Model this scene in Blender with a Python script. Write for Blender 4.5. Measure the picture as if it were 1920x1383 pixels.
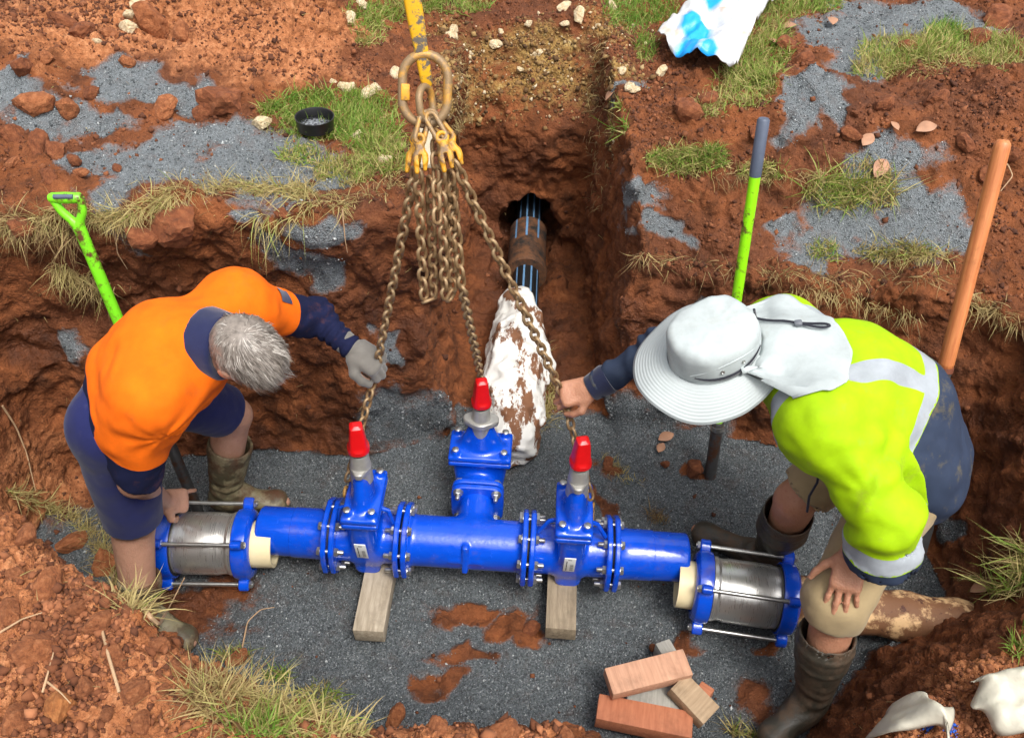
import bpy, bmesh, math, random
import numpy as np
from mathutils import Vector, Matrix, Euler
from mathutils.bvhtree import BVHTree

for o in list(bpy.data.objects):
    bpy.data.objects.remove(o, do_unlink=True)
SC = bpy.context.scene
COL = SC.collection
R = math.radians
rng = np.random.default_rng(7)
random.seed(7)

# ------------------------------------------------------------------ camera
FPX = 1700.0
PITCH, ROLL = R(43), R(2.5)
CAM = np.array([0, 0, 1.68])
cd_ = bpy.data.cameras.new('camera')
cam = bpy.data.objects.new('camera', cd_)
COL.objects.link(cam)
MC = (Euler((math.pi/2 - PITCH, 0, 0)).to_matrix() @ Matrix.Rotation(ROLL, 3, 'Z'))
cam.matrix_world = Matrix.Translation(Vector(CAM)) @ MC.to_4x4()
cd_.sensor_width = 36.0
cd_.lens = FPX / 1920.0 * 36.0
cd_.clip_start = 0.05
cd_.clip_end = 500
SC.camera = cam
MCn = np.array(MC)

# ------------------------------------------------------------------ light (overcast day)
SUN_EL, SUN_AZ = R(62), R(150)          # azimuth clockwise from +Y
w = bpy.data.worlds.new('World'); SC.world = w; w.use_nodes = True
wn, wl = w.node_tree.nodes, w.node_tree.links
bg = wn['Background']
sky = wn.new('ShaderNodeTexSky'); sky.sky_type = 'NISHITA'; sky.sun_disc = False
sky.sun_elevation = SUN_EL; sky.sun_rotation = SUN_AZ
sky.air_density = 1.0; sky.dust_density = 6.0; sky.ozone_density = 1.0
hs = wn.new('ShaderNodeHueSaturation'); hs.inputs['Saturation'].default_value = 0.25
wl.new(sky.outputs[0], hs.inputs['Color']); wl.new(hs.outputs[0], bg.inputs[0])
bg.inputs[1].default_value = 0.15
sd = bpy.data.lights.new('sun', 'SUN'); sun = bpy.data.objects.new('sun', sd); COL.objects.link(sun)
sd.energy = 1.3; sd.angle = R(18); sd.color = (1, .96, .9)
sdir = Vector((math.sin(SUN_AZ)*math.cos(SUN_EL), math.cos(SUN_AZ)*math.cos(SUN_EL), math.sin(SUN_EL)))
sun.rotation_euler = sdir.to_track_quat('Z', 'Y').to_euler()
sun.location = (3, -3, 6)
SC.view_settings.view_transform = 'Standard'; SC.view_settings.look = 'None'
SC.view_settings.gamma = 1; SC.view_settings.exposure = 0.68
SC.render.engine = 'CYCLES'

# ------------------------------------------------------------------ pixel -> world helpers (photograph is 1920x1383)
def ray(px, py): return MCn @ np.array([(px-960)/FPX, -(py-691.5)/FPX, -1.0])
def Wz(px, py, z): d = ray(px, py); return CAM + d*(z-CAM[2])/d[2]
def Wy(px, py, y): d = ray(px, py); return CAM + d*(y/d[1])
def Wd(px, py, t): return CAM + ray(px, py)*t
def depth(p): return -float((MCn.T @ (np.asarray(p)-CAM))[2])

# ------------------------------------------------------------------ tagging
def tag(o, label=None, cat=None, group=None, kind=None):
    if label: o['label'] = label
    if cat: o['category'] = cat
    if group: o['group'] = group
    if kind: o['kind'] = kind
    return o
def thing(name, label, cat, loc=(0, 0, 0), group=None):
    o = bpy.data.objects.new(name, None); COL.objects.link(o)
    o.empty_display_size = .1; o.location = loc
    return tag(o, label, cat, group)
def mk_mesh(name, V, Fs, smooth=True):
    """V (n,3); Fs: (m,3|4) int array or list of faces"""
    me = bpy.data.meshes.new(name)
    V = np.asarray(V, dtype=np.float32)
    if isinstance(Fs, np.ndarray):
        k = Fs.shape[1]; n = len(Fs)
        me.vertices.add(len(V)); me.vertices.foreach_set('co', V.ravel())
        me.loops.add(n*k); me.loops.foreach_set('vertex_index', Fs.astype(np.int32).ravel())
        me.polygons.add(n); me.polygons.foreach_set('loop_start', np.arange(0, n*k, k, dtype=np.int32))
        me.polygons.foreach_set('loop_total', np.full(n, k, dtype=np.int32))
        me.update(calc_edges=True); me.validate()
    else:
        me.from_pydata([tuple(map(float, v)) for v in V], [], [tuple(f) for f in Fs]); me.update()
    if smooth: me.polygons.foreach_set('use_smooth', np.ones(len(me.polygons), dtype=bool))
    return me
def obj(name, me, mat=None, parent=None, loc=None):
    """link a mesh; a child's geometry is given in WORLD coords unless loc is set, and is re-based to its parent"""
    o = bpy.data.objects.new(name, me); COL.objects.link(o)
    if mat is not None and len(me.materials) == 0: me.materials.append(mat)
    if loc is not None: o.location = loc
    if parent is not None:
        o.parent = parent
        bpy_off = world_off(parent)
        if loc is None: o.location = -bpy_off
        else: o.location = Vector(loc) - bpy_off
    return o
def world_off(o):
    v = Vector((0, 0, 0))
    while o is not None: v += o.location; o = o.parent
    return v
def join(*vf):
    Vs, Fs, n = [], [], 0
    for V, F in vf:
        Vs.append(np.asarray(V, float))
        Fs += [tuple(i+n for i in f) for f in F]; n += len(V)
    return np.vstack(Vs), Fs
def attr(me, name, vals, typ='FLOAT'):
    a = me.attributes.new(name, typ, 'POINT')
    if typ == 'FLOAT': a.data.foreach_set('value', np.asarray(vals, dtype=np.float32))
    else: a.data.foreach_set('color', np.asarray(vals, dtype=np.float32).ravel())

# ------------------------------------------------------------------ numpy noise
_P = np.random.default_rng(3).permutation(256); _P = np.concatenate([_P, _P, _P])
_G = np.random.default_rng(4).normal(size=(256, 3)); _G /= np.linalg.norm(_G, axis=1)[:, None]; _G = _G.astype(np.float32)
def noise3(p):
    p = np.asarray(p, dtype=np.float32)
    i = np.floor(p).astype(np.int32); f = p - i; i &= 255
    u = f*f*f*(f*(f*6-15)+10)
    def g(dx, dy, dz):
        h = _P[_P[_P[i[:, 0]+dx]+i[:, 1]+dy]+i[:, 2]+dz]
        G = _G[h]
        return G[:, 0]*(f[:, 0]-dx)+G[:, 1]*(f[:, 1]-dy)+G[:, 2]*(f[:, 2]-dz)
    l = lambda a, b, t: a+t*(b-a)
    x00 = l(g(0, 0, 0), g(1, 0, 0), u[:, 0]); x10 = l(g(0, 1, 0), g(1, 1, 0), u[:, 0])
    x01 = l(g(0, 0, 1), g(1, 0, 1), u[:, 0]); x11 = l(g(0, 1, 1), g(1, 1, 1), u[:, 0])
    return l(l(x00, x10, u[:, 1]), l(x01, x11, u[:, 1]), u[:, 2])
def fbm(p, oct=3, gain=.5):
    s, a = 0, 1.0
    for k in range(oct):
        s = s + a*noise3(np.asarray(p)*2.0**k + 17.3*k); a *= gain
    return s
def worley(p, seed=0):
    """F1 distance and cell id hash"""
    p = np.asarray(p, dtype=np.float32); i = np.floor(p).astype(np.int32)
    best = np.full(len(p), 9.0, np.float32); sec = best.copy(); cid = np.zeros(len(p), np.float32)
    for dx in (-1, 0, 1):
        for dy in (-1, 0, 1):
            for dz in (-1, 0, 1):
                c = (i+[dx, dy, dz]) & 255
                h = _P[_P[_P[c[:, 0]]+c[:, 1]]+(c[:, 2]+seed) % 256]
                q = i+[dx, dy, dz]+.5+.42*_G[h]
                d = ((q-p)**2).sum(1)
                m = d < best
                sec = np.where(m, best, np.minimum(sec, d)); best = np.where(m, d, best); cid = np.where(m, h, cid)
    return np.sqrt(best), np.sqrt(sec), cid/255.0
def sstep(a, b, x): t = np.clip((x-a)/(b-a), 0, 1); return t*t*(3-2*t)

# ------------------------------------------------------------------ signed distance + surface nets
def smin(a, b, k): h = np.clip(.5+.5*(b-a)/k, 0, 1); return b+(a-b)*h-k*h*(1-h)
def smax(a, b, k): return -smin(-a, -b, k)
def s_cone(p, a, b, ra, rb):
    a = np.asarray(a, np.float32); b = np.asarray(b, np.float32)
    ab = b-a; t = np.clip(((p-a)@ab)/max(float(ab@ab), 1e-9), 0, 1)
    q = p-a-t[:, None]*ab
    return np.sqrt((q*q).sum(1))-(ra+(rb-ra)*t)
def s_ell(p, c, r, Rm=None):
    q = p-np.asarray(c, np.float32)
    if Rm is not None: q = q@np.asarray(Rm, np.float32)       # columns = local axes
    r = np.asarray(r, np.float32)
    k0 = np.sqrt(((q/r)**2).sum(1)); k1 = np.sqrt(((q/(r*r))**2).sum(1))
    return k0*(k0-1)/np.maximum(k1, 1e-6)
def s_box(p, c, r, Rm=None, rad=0.0):
    q = p-np.asarray(c, np.float32)
    if Rm is not None: q = q@np.asarray(Rm, np.float32)
    d = np.abs(q)-(np.asarray(r, np.float32)-rad)
    return np.sqrt((np.maximum(d, 0)**2).sum(1))+np.minimum(d.max(1), 0)-rad
def nets(f, lo, hi, h, block=8, margin=1.0):
    lo = np.asarray(lo, float); hi = np.asarray(hi, float)
    nb = np.ceil((hi-lo)/(h*block)).astype(int)
    n = nb*block+1
    ci = np.stack(np.meshgrid(*[np.arange(k) for k in nb], indexing='ij'), -1).reshape(-1, 3)
    cv = f((lo+(ci+.5)*block*h).astype(np.float32))
    keep = np.abs(cv) < block*h*.95*margin
    D = np.repeat(np.repeat(np.repeat(np.where(cv > 0, 1., -1.).astype(np.float32).reshape(nb), block, 0), block, 1), block, 2)
    D = np.pad(D, ((0, 1), (0, 1), (0, 1)), mode='edge')
    loc = np.stack(np.meshgrid(*[np.arange(block+1)]*3, indexing='ij'), -1).reshape(-1, 3)
    kb = ci[keep]
    for s in range(0, len(kb), 1500):
        idx = (kb[s:s+1500, None, :]*block+loc[None]).reshape(-1, 3)
        v = f((lo+idx*h).astype(np.float32))
        D[idx[:, 0], idx[:, 1], idx[:, 2]] = v
    S = D < 0
    c = np.zeros(np.array(S.shape)-1, np.int8)
    offs = [(i, j, k) for i in (0, 1) for j in (0, 1) for k in (0, 1)]
    for o in offs: c += S[o[0]:o[0]+c.shape[0], o[1]:o[1]+c.shape[1], o[2]:o[2]+c.shape[2]]
    A = np.argwhere((c > 0) & (c < 8))
    vid = np.full(c.shape, -1, np.int32); vid[A[:, 0], A[:, 1], A[:, 2]] = np.arange(len(A))
    val = np.stack([D[A[:, 0]+o[0], A[:, 1]+o[1], A[:, 2]+o[2]] for o in offs], 1)
    acc = np.zeros((len(A), 3)); cnt = np.zeros(len(A))
    O = np.array(offs)
    for i in range(8):
        for j in range(i+1, 8):
            if np.abs(O[i]-O[j]).sum() != 1: continue
            m = (val[:, i] < 0) != (val[:, j] < 0)
            d = val[:, i]-val[:, j]; t = np.where(m, val[:, i]/np.where(np.abs(d) < 1e-9, 1, d), 0)
            acc += m[:, None]*(O[i]+t[:, None]*(O[j]-O[i])); cnt += m
    V = lo+(A+acc/cnt[:, None])*h
    Q = []
    for ax in range(3):
        a, b = [k for k in range(3) if k != ax]
        s0 = [slice(1, -1)]*3; s1 = [slice(1, -1)]*3
        s0[ax] = slice(0, -1); s1[ax] = slice(1, None)
        x0 = S[tuple(s0)]; x1 = S[tuple(s1)]
        E = np.argwhere(x0 != x1)
        if len(E) == 0: continue
        flip = x0[E[:, 0], E[:, 1], E[:, 2]]
        base = E.copy(); base[:, a] += 1; base[:, b] += 1
        q = []
        for da, db in ((-1, -1), (0, -1), (0, 0), (-1, 0)):
            z = base.copy(); z[:, a] += da; z[:, b] += db
            q.append(vid[z[:, 0], z[:, 1], z[:, 2]])
        q = np.stack(q, 1)
        if ax == 1: flip = ~flip
        q = np.where(flip[:, None], q, q[:, ::-1])
        Q.append(q[(q >= 0).all(1)])
    return V, np.concatenate(Q)
def vnormals(V, Q):
    if Q.shape[1] == 4: fn = np.cross(V[Q[:, 2]]-V[Q[:, 0]], V[Q[:, 3]]-V[Q[:, 1]])
    else: fn = np.cross(V[Q[:, 1]]-V[Q[:, 0]], V[Q[:, 2]]-V[Q[:, 0]])
    N = np.zeros_like(V)
    for k in range(Q.shape[1]):
        for a in range(3): N[:, a] += np.bincount(Q[:, k], fn[:, a], len(V))
    return N/np.maximum(np.linalg.norm(N, axis=1), 1e-12)[:, None]
def subdiv(V, Q):
    """linear quad split"""
    e = np.concatenate([np.stack([Q[:, k], Q[:, (k+1) % 4]], 1) for k in range(4)])
    es = np.sort(e, 1); key = es[:, 0].astype(np.int64)*len(V)+es[:, 1]
    u, first, inv = np.unique(key, return_index=True, return_inverse=True)
    em = (V[es[first, 0]]+V[es[first, 1]])*.5
    n, m = len(V), len(Q)
    fc = V[Q].mean(1)
    ei = (inv.reshape(4, m)+n).T
    ci = np.arange(m)+n+len(u)
    nq = np.concatenate([np.stack([Q[:, k], ei[:, k], ci, ei[:, (k-1) % 4]], 1) for k in range(4)])
    return np.vstack([V, em, fc]), nq
def relax(V, Q, it=1, f=.5):
    for _ in range(it):
        S = np.zeros_like(V); c = np.zeros(len(V))
        for k in range(4):
            for d in (1, 3):
                j = Q[:, (k+d) % 4]
                for a in range(3): S[:, a] += np.bincount(Q[:, k], V[j, a], len(V))
                c += np.bincount(Q[:, k], minlength=len(V))
        V = V+f*(S/np.maximum(c, 1)[:, None]-V)
    return V

# ------------------------------------------------------------------ material helpers
class NT:
    def __init__(s, name):
        s.m = bpy.data.materials.new(name); s.m.use_nodes = True
        s.n = s.m.node_tree.nodes; s.l = s.m.node_tree.links; s.b = s.n['Principled BSDF']
    def new(s, t, **kw):
        x = s.n.new(t)
        for k, v in kw.items():
            if hasattr(x, k): setattr(x, k, v)
            else: x.inputs[k].default_value = v
        return x
    def link(s, a, b): s.l.new(a, b)
    def tex(s, scale, detail=4, rough=.55, coord='Object', vec=None):
        t = s.new('ShaderNodeTexNoise', Scale=scale, Detail=detail, Roughness=rough)
        s.link(vec if vec is not None else s.co(coord), t.inputs['Vector']); return t.outputs['Fac']
    def co(s, coord='Object'):
        if not hasattr(s, '_c'): s._c = s.new('ShaderNodeTexCoord')
        return s._c.outputs[coord]
    def ramp(s, fac, stops):
        r = s.new('ShaderNodeValToRGB'); e = r.color_ramp.elements
        while len(e) < len(stops): e.new(.5)
        for k, (p, c) in enumerate(stops):
            e[k].position = p; e[k].color = (c, c, c, 1) if isinstance(c, (int, float)) else (*c, 1)
        s.link(fac, r.inputs[0]); return r.outputs[0]
    def mix(s, fac, a, b, mode='MIX'):
        x = s.new('ShaderNodeMix'); x.data_type = 'RGBA'; x.blend_type = mode
        for sock, v in ((x.inputs[0], fac), (x.inputs[6], a), (x.inputs[7], b)):
            if isinstance(v, (int, float)): sock.default_value = v
            elif isinstance(v, tuple): sock.default_value = (*v, 1) if len(v) == 3 else v
            else: s.link(v, sock)
        return x.outputs[2]
    def math(s, op, a, b=0.0, clamp=False):
        x = s.new('ShaderNodeMath'); x.operation = op; x.use_clamp = clamp
        for sock, v in ((x.inputs[0], a), (x.inputs[1], b)):
            if isinstance(v, (int, float)): sock.default_value = v
            else: s.link(v, sock)
        return x.outputs[0]
    def attr(s, name):
        a = s.new('ShaderNodeAttribute'); a.attribute_name = name; return a
    def bump(s, h, strength=.5, dist=.01, normal=None):
        x = s.new('ShaderNodeBump', Strength=strength, Distance=dist); s.link(h, x.inputs['Height'])
        if normal is not None: s.link(normal, x.inputs['Normal'])
        s.link(x.outputs[0], s.b.inputs['Normal']); return x.outputs[0]
    def set(s, **kw):
        for k, v in kw.items():
            sock = s.b.inputs[k.replace('_', ' ')]
            if isinstance(v, tuple): sock.default_value = (*v, 1) if len(v) == 3 and sock.type == 'RGBA' else v
            elif isinstance(v, (int, float)): sock.default_value = v
            else: s.link(v, sock)
        return s
def simple(name, col, rough=.6, metal=0.0, var=.12, scale=25, bump=0.0, bscale=120, bdist=.002, spec=.5):
    t = NT(name)
    n = t.tex(scale, 5)
    c = t.mix(n, tuple(x*(1-var*1.6) for x in col), tuple(min(1, x*(1+var)) for x in col))
    t.set(Base_Color=c, Roughness=rough, Metallic=metal, Specular_IOR_Level=spec)
    if bump: t.bump(t.tex(bscale, 4), bump, bdist)
    return t.m
# ================================================================== GROUND with the trench cut into it
FLOOR = -1.2
def ip(x, pts): return np.interp(x, [p[0] for p in pts], [p[1] for p in pts])
def top_h(x, y):
    t = np.zeros_like(x)
    # spoil heap behind, to the left
    t += .30*sstep(2.9, 4.3, y)*sstep(-.5, -1.1, x)
    t += .16*np.exp(-(((x+2.0)/.5)**2+((y-3.2)/.35)**2)) + .10*np.exp(-(((x+1.0)/.35)**2+((y-3.75)/.3)**2))
    # right bank falls towards the trench
    rb = sstep(.35, .55, x)
    t += -.34*rb*sstep(3.35, 2.75, y)
    t += .16*np.exp(-(((x-2.1)/.5)**2+((y-3.5)/.28)**2)) + .09*np.exp(-(((x-1.15)/.22)**2+((y-3.45)/.2)**2))
    t += .10*np.exp(-(((x-1.75)/.3)**2+((y-2.95)/.25)**2))
    # near banks
    t += .04*np.exp(-(((x+1.15)/.35)**2+((y-.9)/.25)**2)) - .10*sstep(-.5, 0, x)*sstep(1.6, 1.1, y)
    t += -.12*sstep(.7, 1.1, x)*sstep(1.8, 1.4, y)
    return t*sstep(5.5, 4.8, y)*sstep(3.25, 2.8, np.abs(x))
def ground_sdf(p):
    x, y, z = p[:, 0], p[:, 1], p[:, 2]
    d_top = (z-top_h(x, y))*.85
    zz = np.clip(z-FLOOR, 0, 1.3)
    # main trench
    yf = ip(x, [(-3, 2.30), (-1.63, 2.44), (-1.3, 2.50), (-1.0, 2.55), (-.6, 2.52), (-.35, 2.6), (.42, 2.74), (1, 2.68), (1.5, 2.58), (2.2, 2.45)]) - .05*(1.2-zz)/1.2
    yf = yf + .045*np.exp(-((z+.08)/.09)**2)*-1 + .04*np.exp(-((z+.45)/.2)**2)
    yn0 = ip(x, [(-2.2, 1.75), (-1.5, 1.52), (-1.2, 1.40), (-.99, 1.33), (-.85, 1.22), (-.79, 1.165), (-.65, 1.12), (-.3, 1.20), (.1, 1.30), (.7, 1.28), (.95, 1.30), (1.15, 1.56), (1.3, 1.73), (1.5, 1.86), (1.9, 1.95)])
    sl = ip(x, [(-1.4, .09), (-.85, .11), (-.65, .15), (-.3, .32), (.3, .42), (.9, .50), (1.2, .66), (2.0, .62)])
    yn = yn0 - zz*sl
    xl, xr = -1.78-.12*zz, 1.62+.22*zz
    k = .16
    d = smax(smax(y-yf, yn-y, k), smax(xl-x, x-xr, k), k)
    fl = FLOOR + .05*sstep(2.2, 2.6, y) + .03*np.sin(x*2.1+1)*np.sin(y*3)
    d = smax(d, fl-z, .07)
    # side trench running away, battered at its far end
    yb = 3.84 + np.maximum(z+.38, 0)*.95
    xl2 = ip(y, [(2.4, -.29), (3.0, -.27), (4.2, -.29)]) - .05*np.maximum(z+.5, 0) + .03*np.sin(z*9+y*4)
    xr2 = ip(y, [(2.4, .47), (3.0, .39), (3.9, .30), (4.2, .32)]) + .06*np.maximum(z+.6, 0)
    d2 = smax(smax(xl2-x, x-xr2, .08), smax(y-yb, 2.2-y, .08), .08)
    d2 = smax(d2, (-1.15+.10*sstep(2.6, 3.6, y))-z, .06)
    d = smin(d, d2, .05)
    # bore where the pipe leaves the pit
    d = smin(d, s_cone(p, (.05, 3.6, -.93), (.07, 4.7, -.93), .17, .15), .03)
    s = smax(d_top, -d, .05)
    m = np.abs(s) < .22
    if m.any():
        q = p[m]
        nz = fbm(q*2.6, 4, .55)*.075
        flat = sstep(-1.02, -1.14, q[:, 2])          # quieter on the graded floor
        nz = nz*(1-.75*flat)
        # ragged lumps on the cut faces
        s[m] = s[m]+nz
    return s
TV, TQ = nets(ground_sdf, (-3.3, .25, -1.5), (3.3, 5.6, .9), .0205)
TV = relax(TV, TQ, 1, .35)
TV, TQ = subdiv(TV, TQ)
_c = TV[TQ].mean(1); _nr = (_c[:, 1] < 1.5) & (_c[:, 2] > -.95) & (np.abs(_c[:, 0]) < 1.75)
TV, _q = subdiv(TV, TQ[_nr]); TQ = np.concatenate([TQ[~_nr], _q])      # finer mesh on the near bank
N_ = vnormals(TV, TQ)
_bv = BVHTree.FromPolygons([tuple(v) for v in TV[:].tolist()], TQ.tolist())
def hit(px, py):
    d = Vector(ray(px, py)).normalized()
    h = _bv.ray_cast(Vector(CAM), d)
    if h[0] is None: p = Wz(px, py, 0); return np.array(p), np.array([0, 0, 1.])
    return np.array(h[0]), np.array(h[1])
def drop(x, y, z0=1.5):
    h = _bv.ray_cast(Vector((x, y, z0)), Vector((0, 0, -1)))
    return (np.array(h[0]), np.array(h[1])) if h[0] is not None else (np.array([x, y, 0]), np.array([0, 0, 1.]))

def blobs(V, lst):
    """soft patches lying on the ground: (px, py, rx, ry) in photo pixels, found on the ground, held in metres"""
    out = np.zeros(len(V)); V = V+_warp
    for px, py, rx, ry in lst:
        c, n = hit(px, py); sc = FPX/depth(c)
        vw = c-CAM; vw /= np.linalg.norm(vw)
        up = np.array([0, 0, 1.])
        fwd = np.cross(up, [1, 0, 0])                      # +Y
        # axis in the surface pointing away from the viewer
        e1 = np.array([1., 0, 0]); e1 -= n*(e1@n); e1 /= max(np.linalg.norm(e1), 1e-6)
        e2 = np.cross(n, e1)
        fs = max(.35, abs(vw@n))
        q = V-c
        a = q@e1/(rx/sc); b = q@e2/(ry/sc/fs); cc = q@n/.16
        out = np.maximum(out, np.clip(1.35-np.sqrt(a*a+b*b+cc*cc)*.85, 0, 1))
    return out
GRAVEL = [(350, 320, 70, 35), (420, 300, 60, 40), (490, 345, 60, 25), (330, 270, 60, 25), (160, 310, 40, 25), (600, 345, 40, 18), (1650, 350, 45, 40), (1600, 130, 50, 40), (1640, 75, 60, 35), (1560, 215, 30, 25), (1790, 25, 60, 25), (1500, 150, 25, 40), (1690, 430, 50, 40), (1580, 370, 30, 30), (270, 320, 110, 50), (210, 370, 60, 40), (420, 250, 120, 30), (540, 320, 90, 50), (470, 300, 60, 45), (230, 150, 70, 40), (330, 180, 80, 35), (60, 200, 50, 40), (30, 160, 40, 30), (170, 235, 60, 25),
          (600, 440, 50, 30), (540, 470, 60, 18), (590, 500, 40, 30), (470, 410, 60, 12), (120, 650, 35, 22), (740, 780, 60, 60), (720, 640, 25, 18), (800, 790, 60, 50),
          (1700, 30, 190, 32), (1590, 70, 80, 40), (1540, 130, 40, 50), (1500, 195, 25, 30), (1560, 170, 40, 22), (1680, 300, 60, 50), (1720, 390, 60, 60), (1760, 450, 50, 40), (1590, 410, 65, 45), (1530, 470, 60, 30), (1240, 430, 50, 28), (1200, 350, 60, 12), (1640, 450, 50, 30), (1480, 430, 40, 20),
          (1340, 590, 50, 20), (1290, 770, 90, 35), (1180, 790, 70, 50), (1150, 170, 18, 16), (1790, 975, 40, 14), (1420, 640, 40, 20)]
REDS = [(370, 1110, 110, 45), (330, 1150, 90, 50), (860, 1145, 70, 30), (960, 1165, 45, 25), (1005, 1190, 20, 30), (880, 1220, 70, 16), (830, 1260, 35, 18), (900, 1130, 60, 12), (1290, 1215, 30, 14), (1110, 930, 26, 16), (1140, 870, 26, 20), (1300, 880, 22, 14), (1400, 1320, 60, 22), (1430, 1220, 30, 14), (1180, 690, 45, 60), (90, 900, 90, 50), (170, 940, 70, 30), (60, 860, 80, 40), (150, 890, 60, 30)]
CLAY = [(850, 150, 35, 60), (1140, 140, 40, 70), (1150, 60, 50, 40), (840, 60, 30, 30), (990, 150, 130, 50), (930, 180, 80, 40), (1050, 130, 70, 60), (900, 120, 40, 50), (1010, 80, 120, 35)]
DRY = [(90, 1250, 260, 160), (330, 1290, 220, 90), (120, 1080, 190, 120), (60, 960, 130, 60), (560, 90, 130, 70), (620, 30, 120, 40), (400, 60, 260, 70), (150, 60, 200, 60), (850, 1375, 160, 22), (980, 1380, 160, 25), (1750, 1330, 200, 60)]
_wn = lambda o: fbm(TV*4.5+o, 3, .6)
_warp = np.stack([_wn(0), _wn(31), _wn(63)], 1)*.13
gm = blobs(TV, GRAVEL)
flr = sstep(-1.02, -1.10, TV[:, 2])*sstep(.35, .75, N_[:, 2])
side = sstep(2.72, 2.82, TV[:, 1])
gm = np.maximum(gm, flr*(1-side))
gm = gm*(1-.95*blobs(TV, REDS))
cm = blobs(TV, CLAY)*np.clip(.75+.9*fbm(TV*6+70, 3), 0, 1)
WET = [(1010, 620, 70, 80), (930, 560, 50, 70), (1050, 700, 40, 60), (985, 400, 110, 60), (760, 620, 70, 60), (820, 500, 40, 80), (640, 800, 90, 40), (500, 840, 80, 30), (350, 1110, 80, 30), (60, 640, 60, 60), (1180, 600, 50, 60), (1840, 800, 40, 90), (1250, 740, 70, 25)]
wm = blobs(TV, WET)
dm = blobs(TV, DRY)*(1-gm)
# fine relief: separate clods and crumbs on loose soil, lumps, cracks and tooth marks on cut faces
q_ = TV+_warp*.25
w1, w2, wid = worley(q_*8.5); w3, w4, wi2 = worley(q_*20.0, 5); w5, w6, wi3 = worley(q_*40.0, 9)
lump_ = lambda a, b, i: sstep(.0, .30, b-a)*(.25+.75*i)-.35
LOOSE = np.clip(np.maximum(dm, sstep(.1, .3, TV[:, 2])+.75*sstep(.5, .85, N_[:, 2])*(TV[:, 2] > -.75)), 0, 1)*(1-.85*np.clip(gm, 0, 1))
patch_ = sstep(-.15, .25, fbm(TV*2.0+5, 2))
_nb = sstep(1.5, 1.3, TV[:, 1]); _ix = _nb > 0; w7, w8, wi4 = (np.zeros(len(TV)) for _ in range(3)); w7[_ix], w8[_ix], wi4[_ix] = worley(q_[_ix]*85.0, 13)
disp = LOOSE*(lump_(w1, w2, wid)*.034*patch_+lump_(w3, w4, wi2)*.021+lump_(w5, w6, wi3)*.010+_nb*lump_(w7, w8, wi4)*.006)
face = (1-LOOSE)*(1-.9*np.clip(gm, 0, 1))
rdg = 1-2*np.abs(noise3(TV*np.array([7, 7, 5])+3)); rd2 = 1-2*np.abs(noise3(TV*np.array([17, 17, 12])+9))
disp += face*(fbm(TV*np.array([11, 11, 8]), 4, .65)*.026-np.maximum(rdg-.55, 0)*.045-np.maximum(rd2-.6, 0)*.022+lump_(w1, w2, wid)*.014*patch_+lump_(w5, w6, wi3)*.005)
disp += np.clip(gm, 0, 1)*(fbm(TV*5, 4, .6)*.022-np.maximum(.35-np.abs(noise3(TV*7+40)), 0)*.02)
TV = TV+N_*disp[:, None]

def ground_material():
    t = NT('red_soil_and_gravel')
    m = t.attr('mask'); sp = t.new('ShaderNodeSeparateColor'); t.link(m.outputs['Color'], sp.inputs[0])
    fine = t.tex(55, 4, .65); mid = t.tex(9, 5, .62); big = t.tex(2.2, 3); eg = t.tex(13, 5, .72)
    vor = t.new('ShaderNodeTexVoronoi', Scale=230.0); t.link(t.co(), vor.inputs['Vector'])
    soil = t.ramp(mid, [(.25, (.038, .0125, .0045)), (.42, (.130, .040, .0120)), (.58, (.212, .066, .0205)), (.78, (.31, .108, .036))])
    soil = t.mix(t.math('MULTIPLY', t.ramp(big, [(.45, 0.0), (.62, 1.0)]), .55), soil, (.085, .026, .010))
    soil = t.mix(t.math('MULTIPLY', t.ramp(fine, [(.55, 0.0), (.72, 1.0)]), .5), soil, (.25, .090, .032))
    dry = t.ramp(t.math('ADD', t.math('MULTIPLY', fine, .55), t.math('MULTIPLY', mid, .45)), [(.32, (.125, .040, .015)), (.5, (.37, .138, .052)), (.68, (.57, .26, .12))])
    clay = t.ramp(t.math('ADD', t.math('MULTIPLY', fine, .4), t.math('MULTIPLY', eg, .6)), [(.30, (.05, .022, .008)), (.44, (.17, .085, .024)), (.56, (.33, .20, .058)), (.70, (.48, .38, .19))])
    grav = t.ramp(vor.outputs['Color'], [(.1, (.050, .058, .062)), (.45, (.120, .136, .144)), (.75, (.175, .195, .205)), (.97, (.36, .38, .39))])
    grav = t.mix(t.attr('dryness').outputs['Fac'], grav, t.mix(.5, grav, (.30, .33, .35)))
    grav = t.mix(t.math('MULTIPLY', t.ramp(eg, [(.52, 0.0), (.75, 1.0)]), .40), grav, (.13, .060, .032))
    def edge(sock, lo, hi, amt=1.3):
        return t.ramp(t.math('ADD', sock, t.math('MULTIPLY', t.math('SUBTRACT', eg, .5), amt)), [(lo, 0.0), (hi, 1.0)])
    we = edge(m.outputs['Alpha'], .35, .85)
    soil = t.mix(we, soil, t.mix(1.0, soil, (.60, .57, .55), 'MULTIPLY'))
    c = t.mix(edge(sp.outputs[2], .35, .8), soil, dry)
    c = t.mix(edge(sp.outputs[1], .30, .8), c, clay)
    ge = edge(sp.outputs[0], .36, .66)
    c = t.mix(ge, c, grav)
    rough = t.math('SUBTRACT', .93, t.math('MULTIPLY', t.ramp(big, [(.45, 0.0), (.7, 1.0)]), .28))
    rough = t.math('SUBTRACT', rough, t.math('MULTIPLY', we, .30))
    t.set(Base_Color=c, Roughness=rough, Specular_IOR_Level=.35)
    hh = t.mix(ge, t.math('ADD', t.math('MULTIPLY', fine, .55), t.math('MULTIPLY', eg, 1.1)), t.math('MULTIPLY', vor.outputs['Distance'], .45))
    t.bump(hh, .85, .030)
    return t.m
M_ground = ground_material()
me = mk_mesh('ground', TV, TQ)
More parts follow.
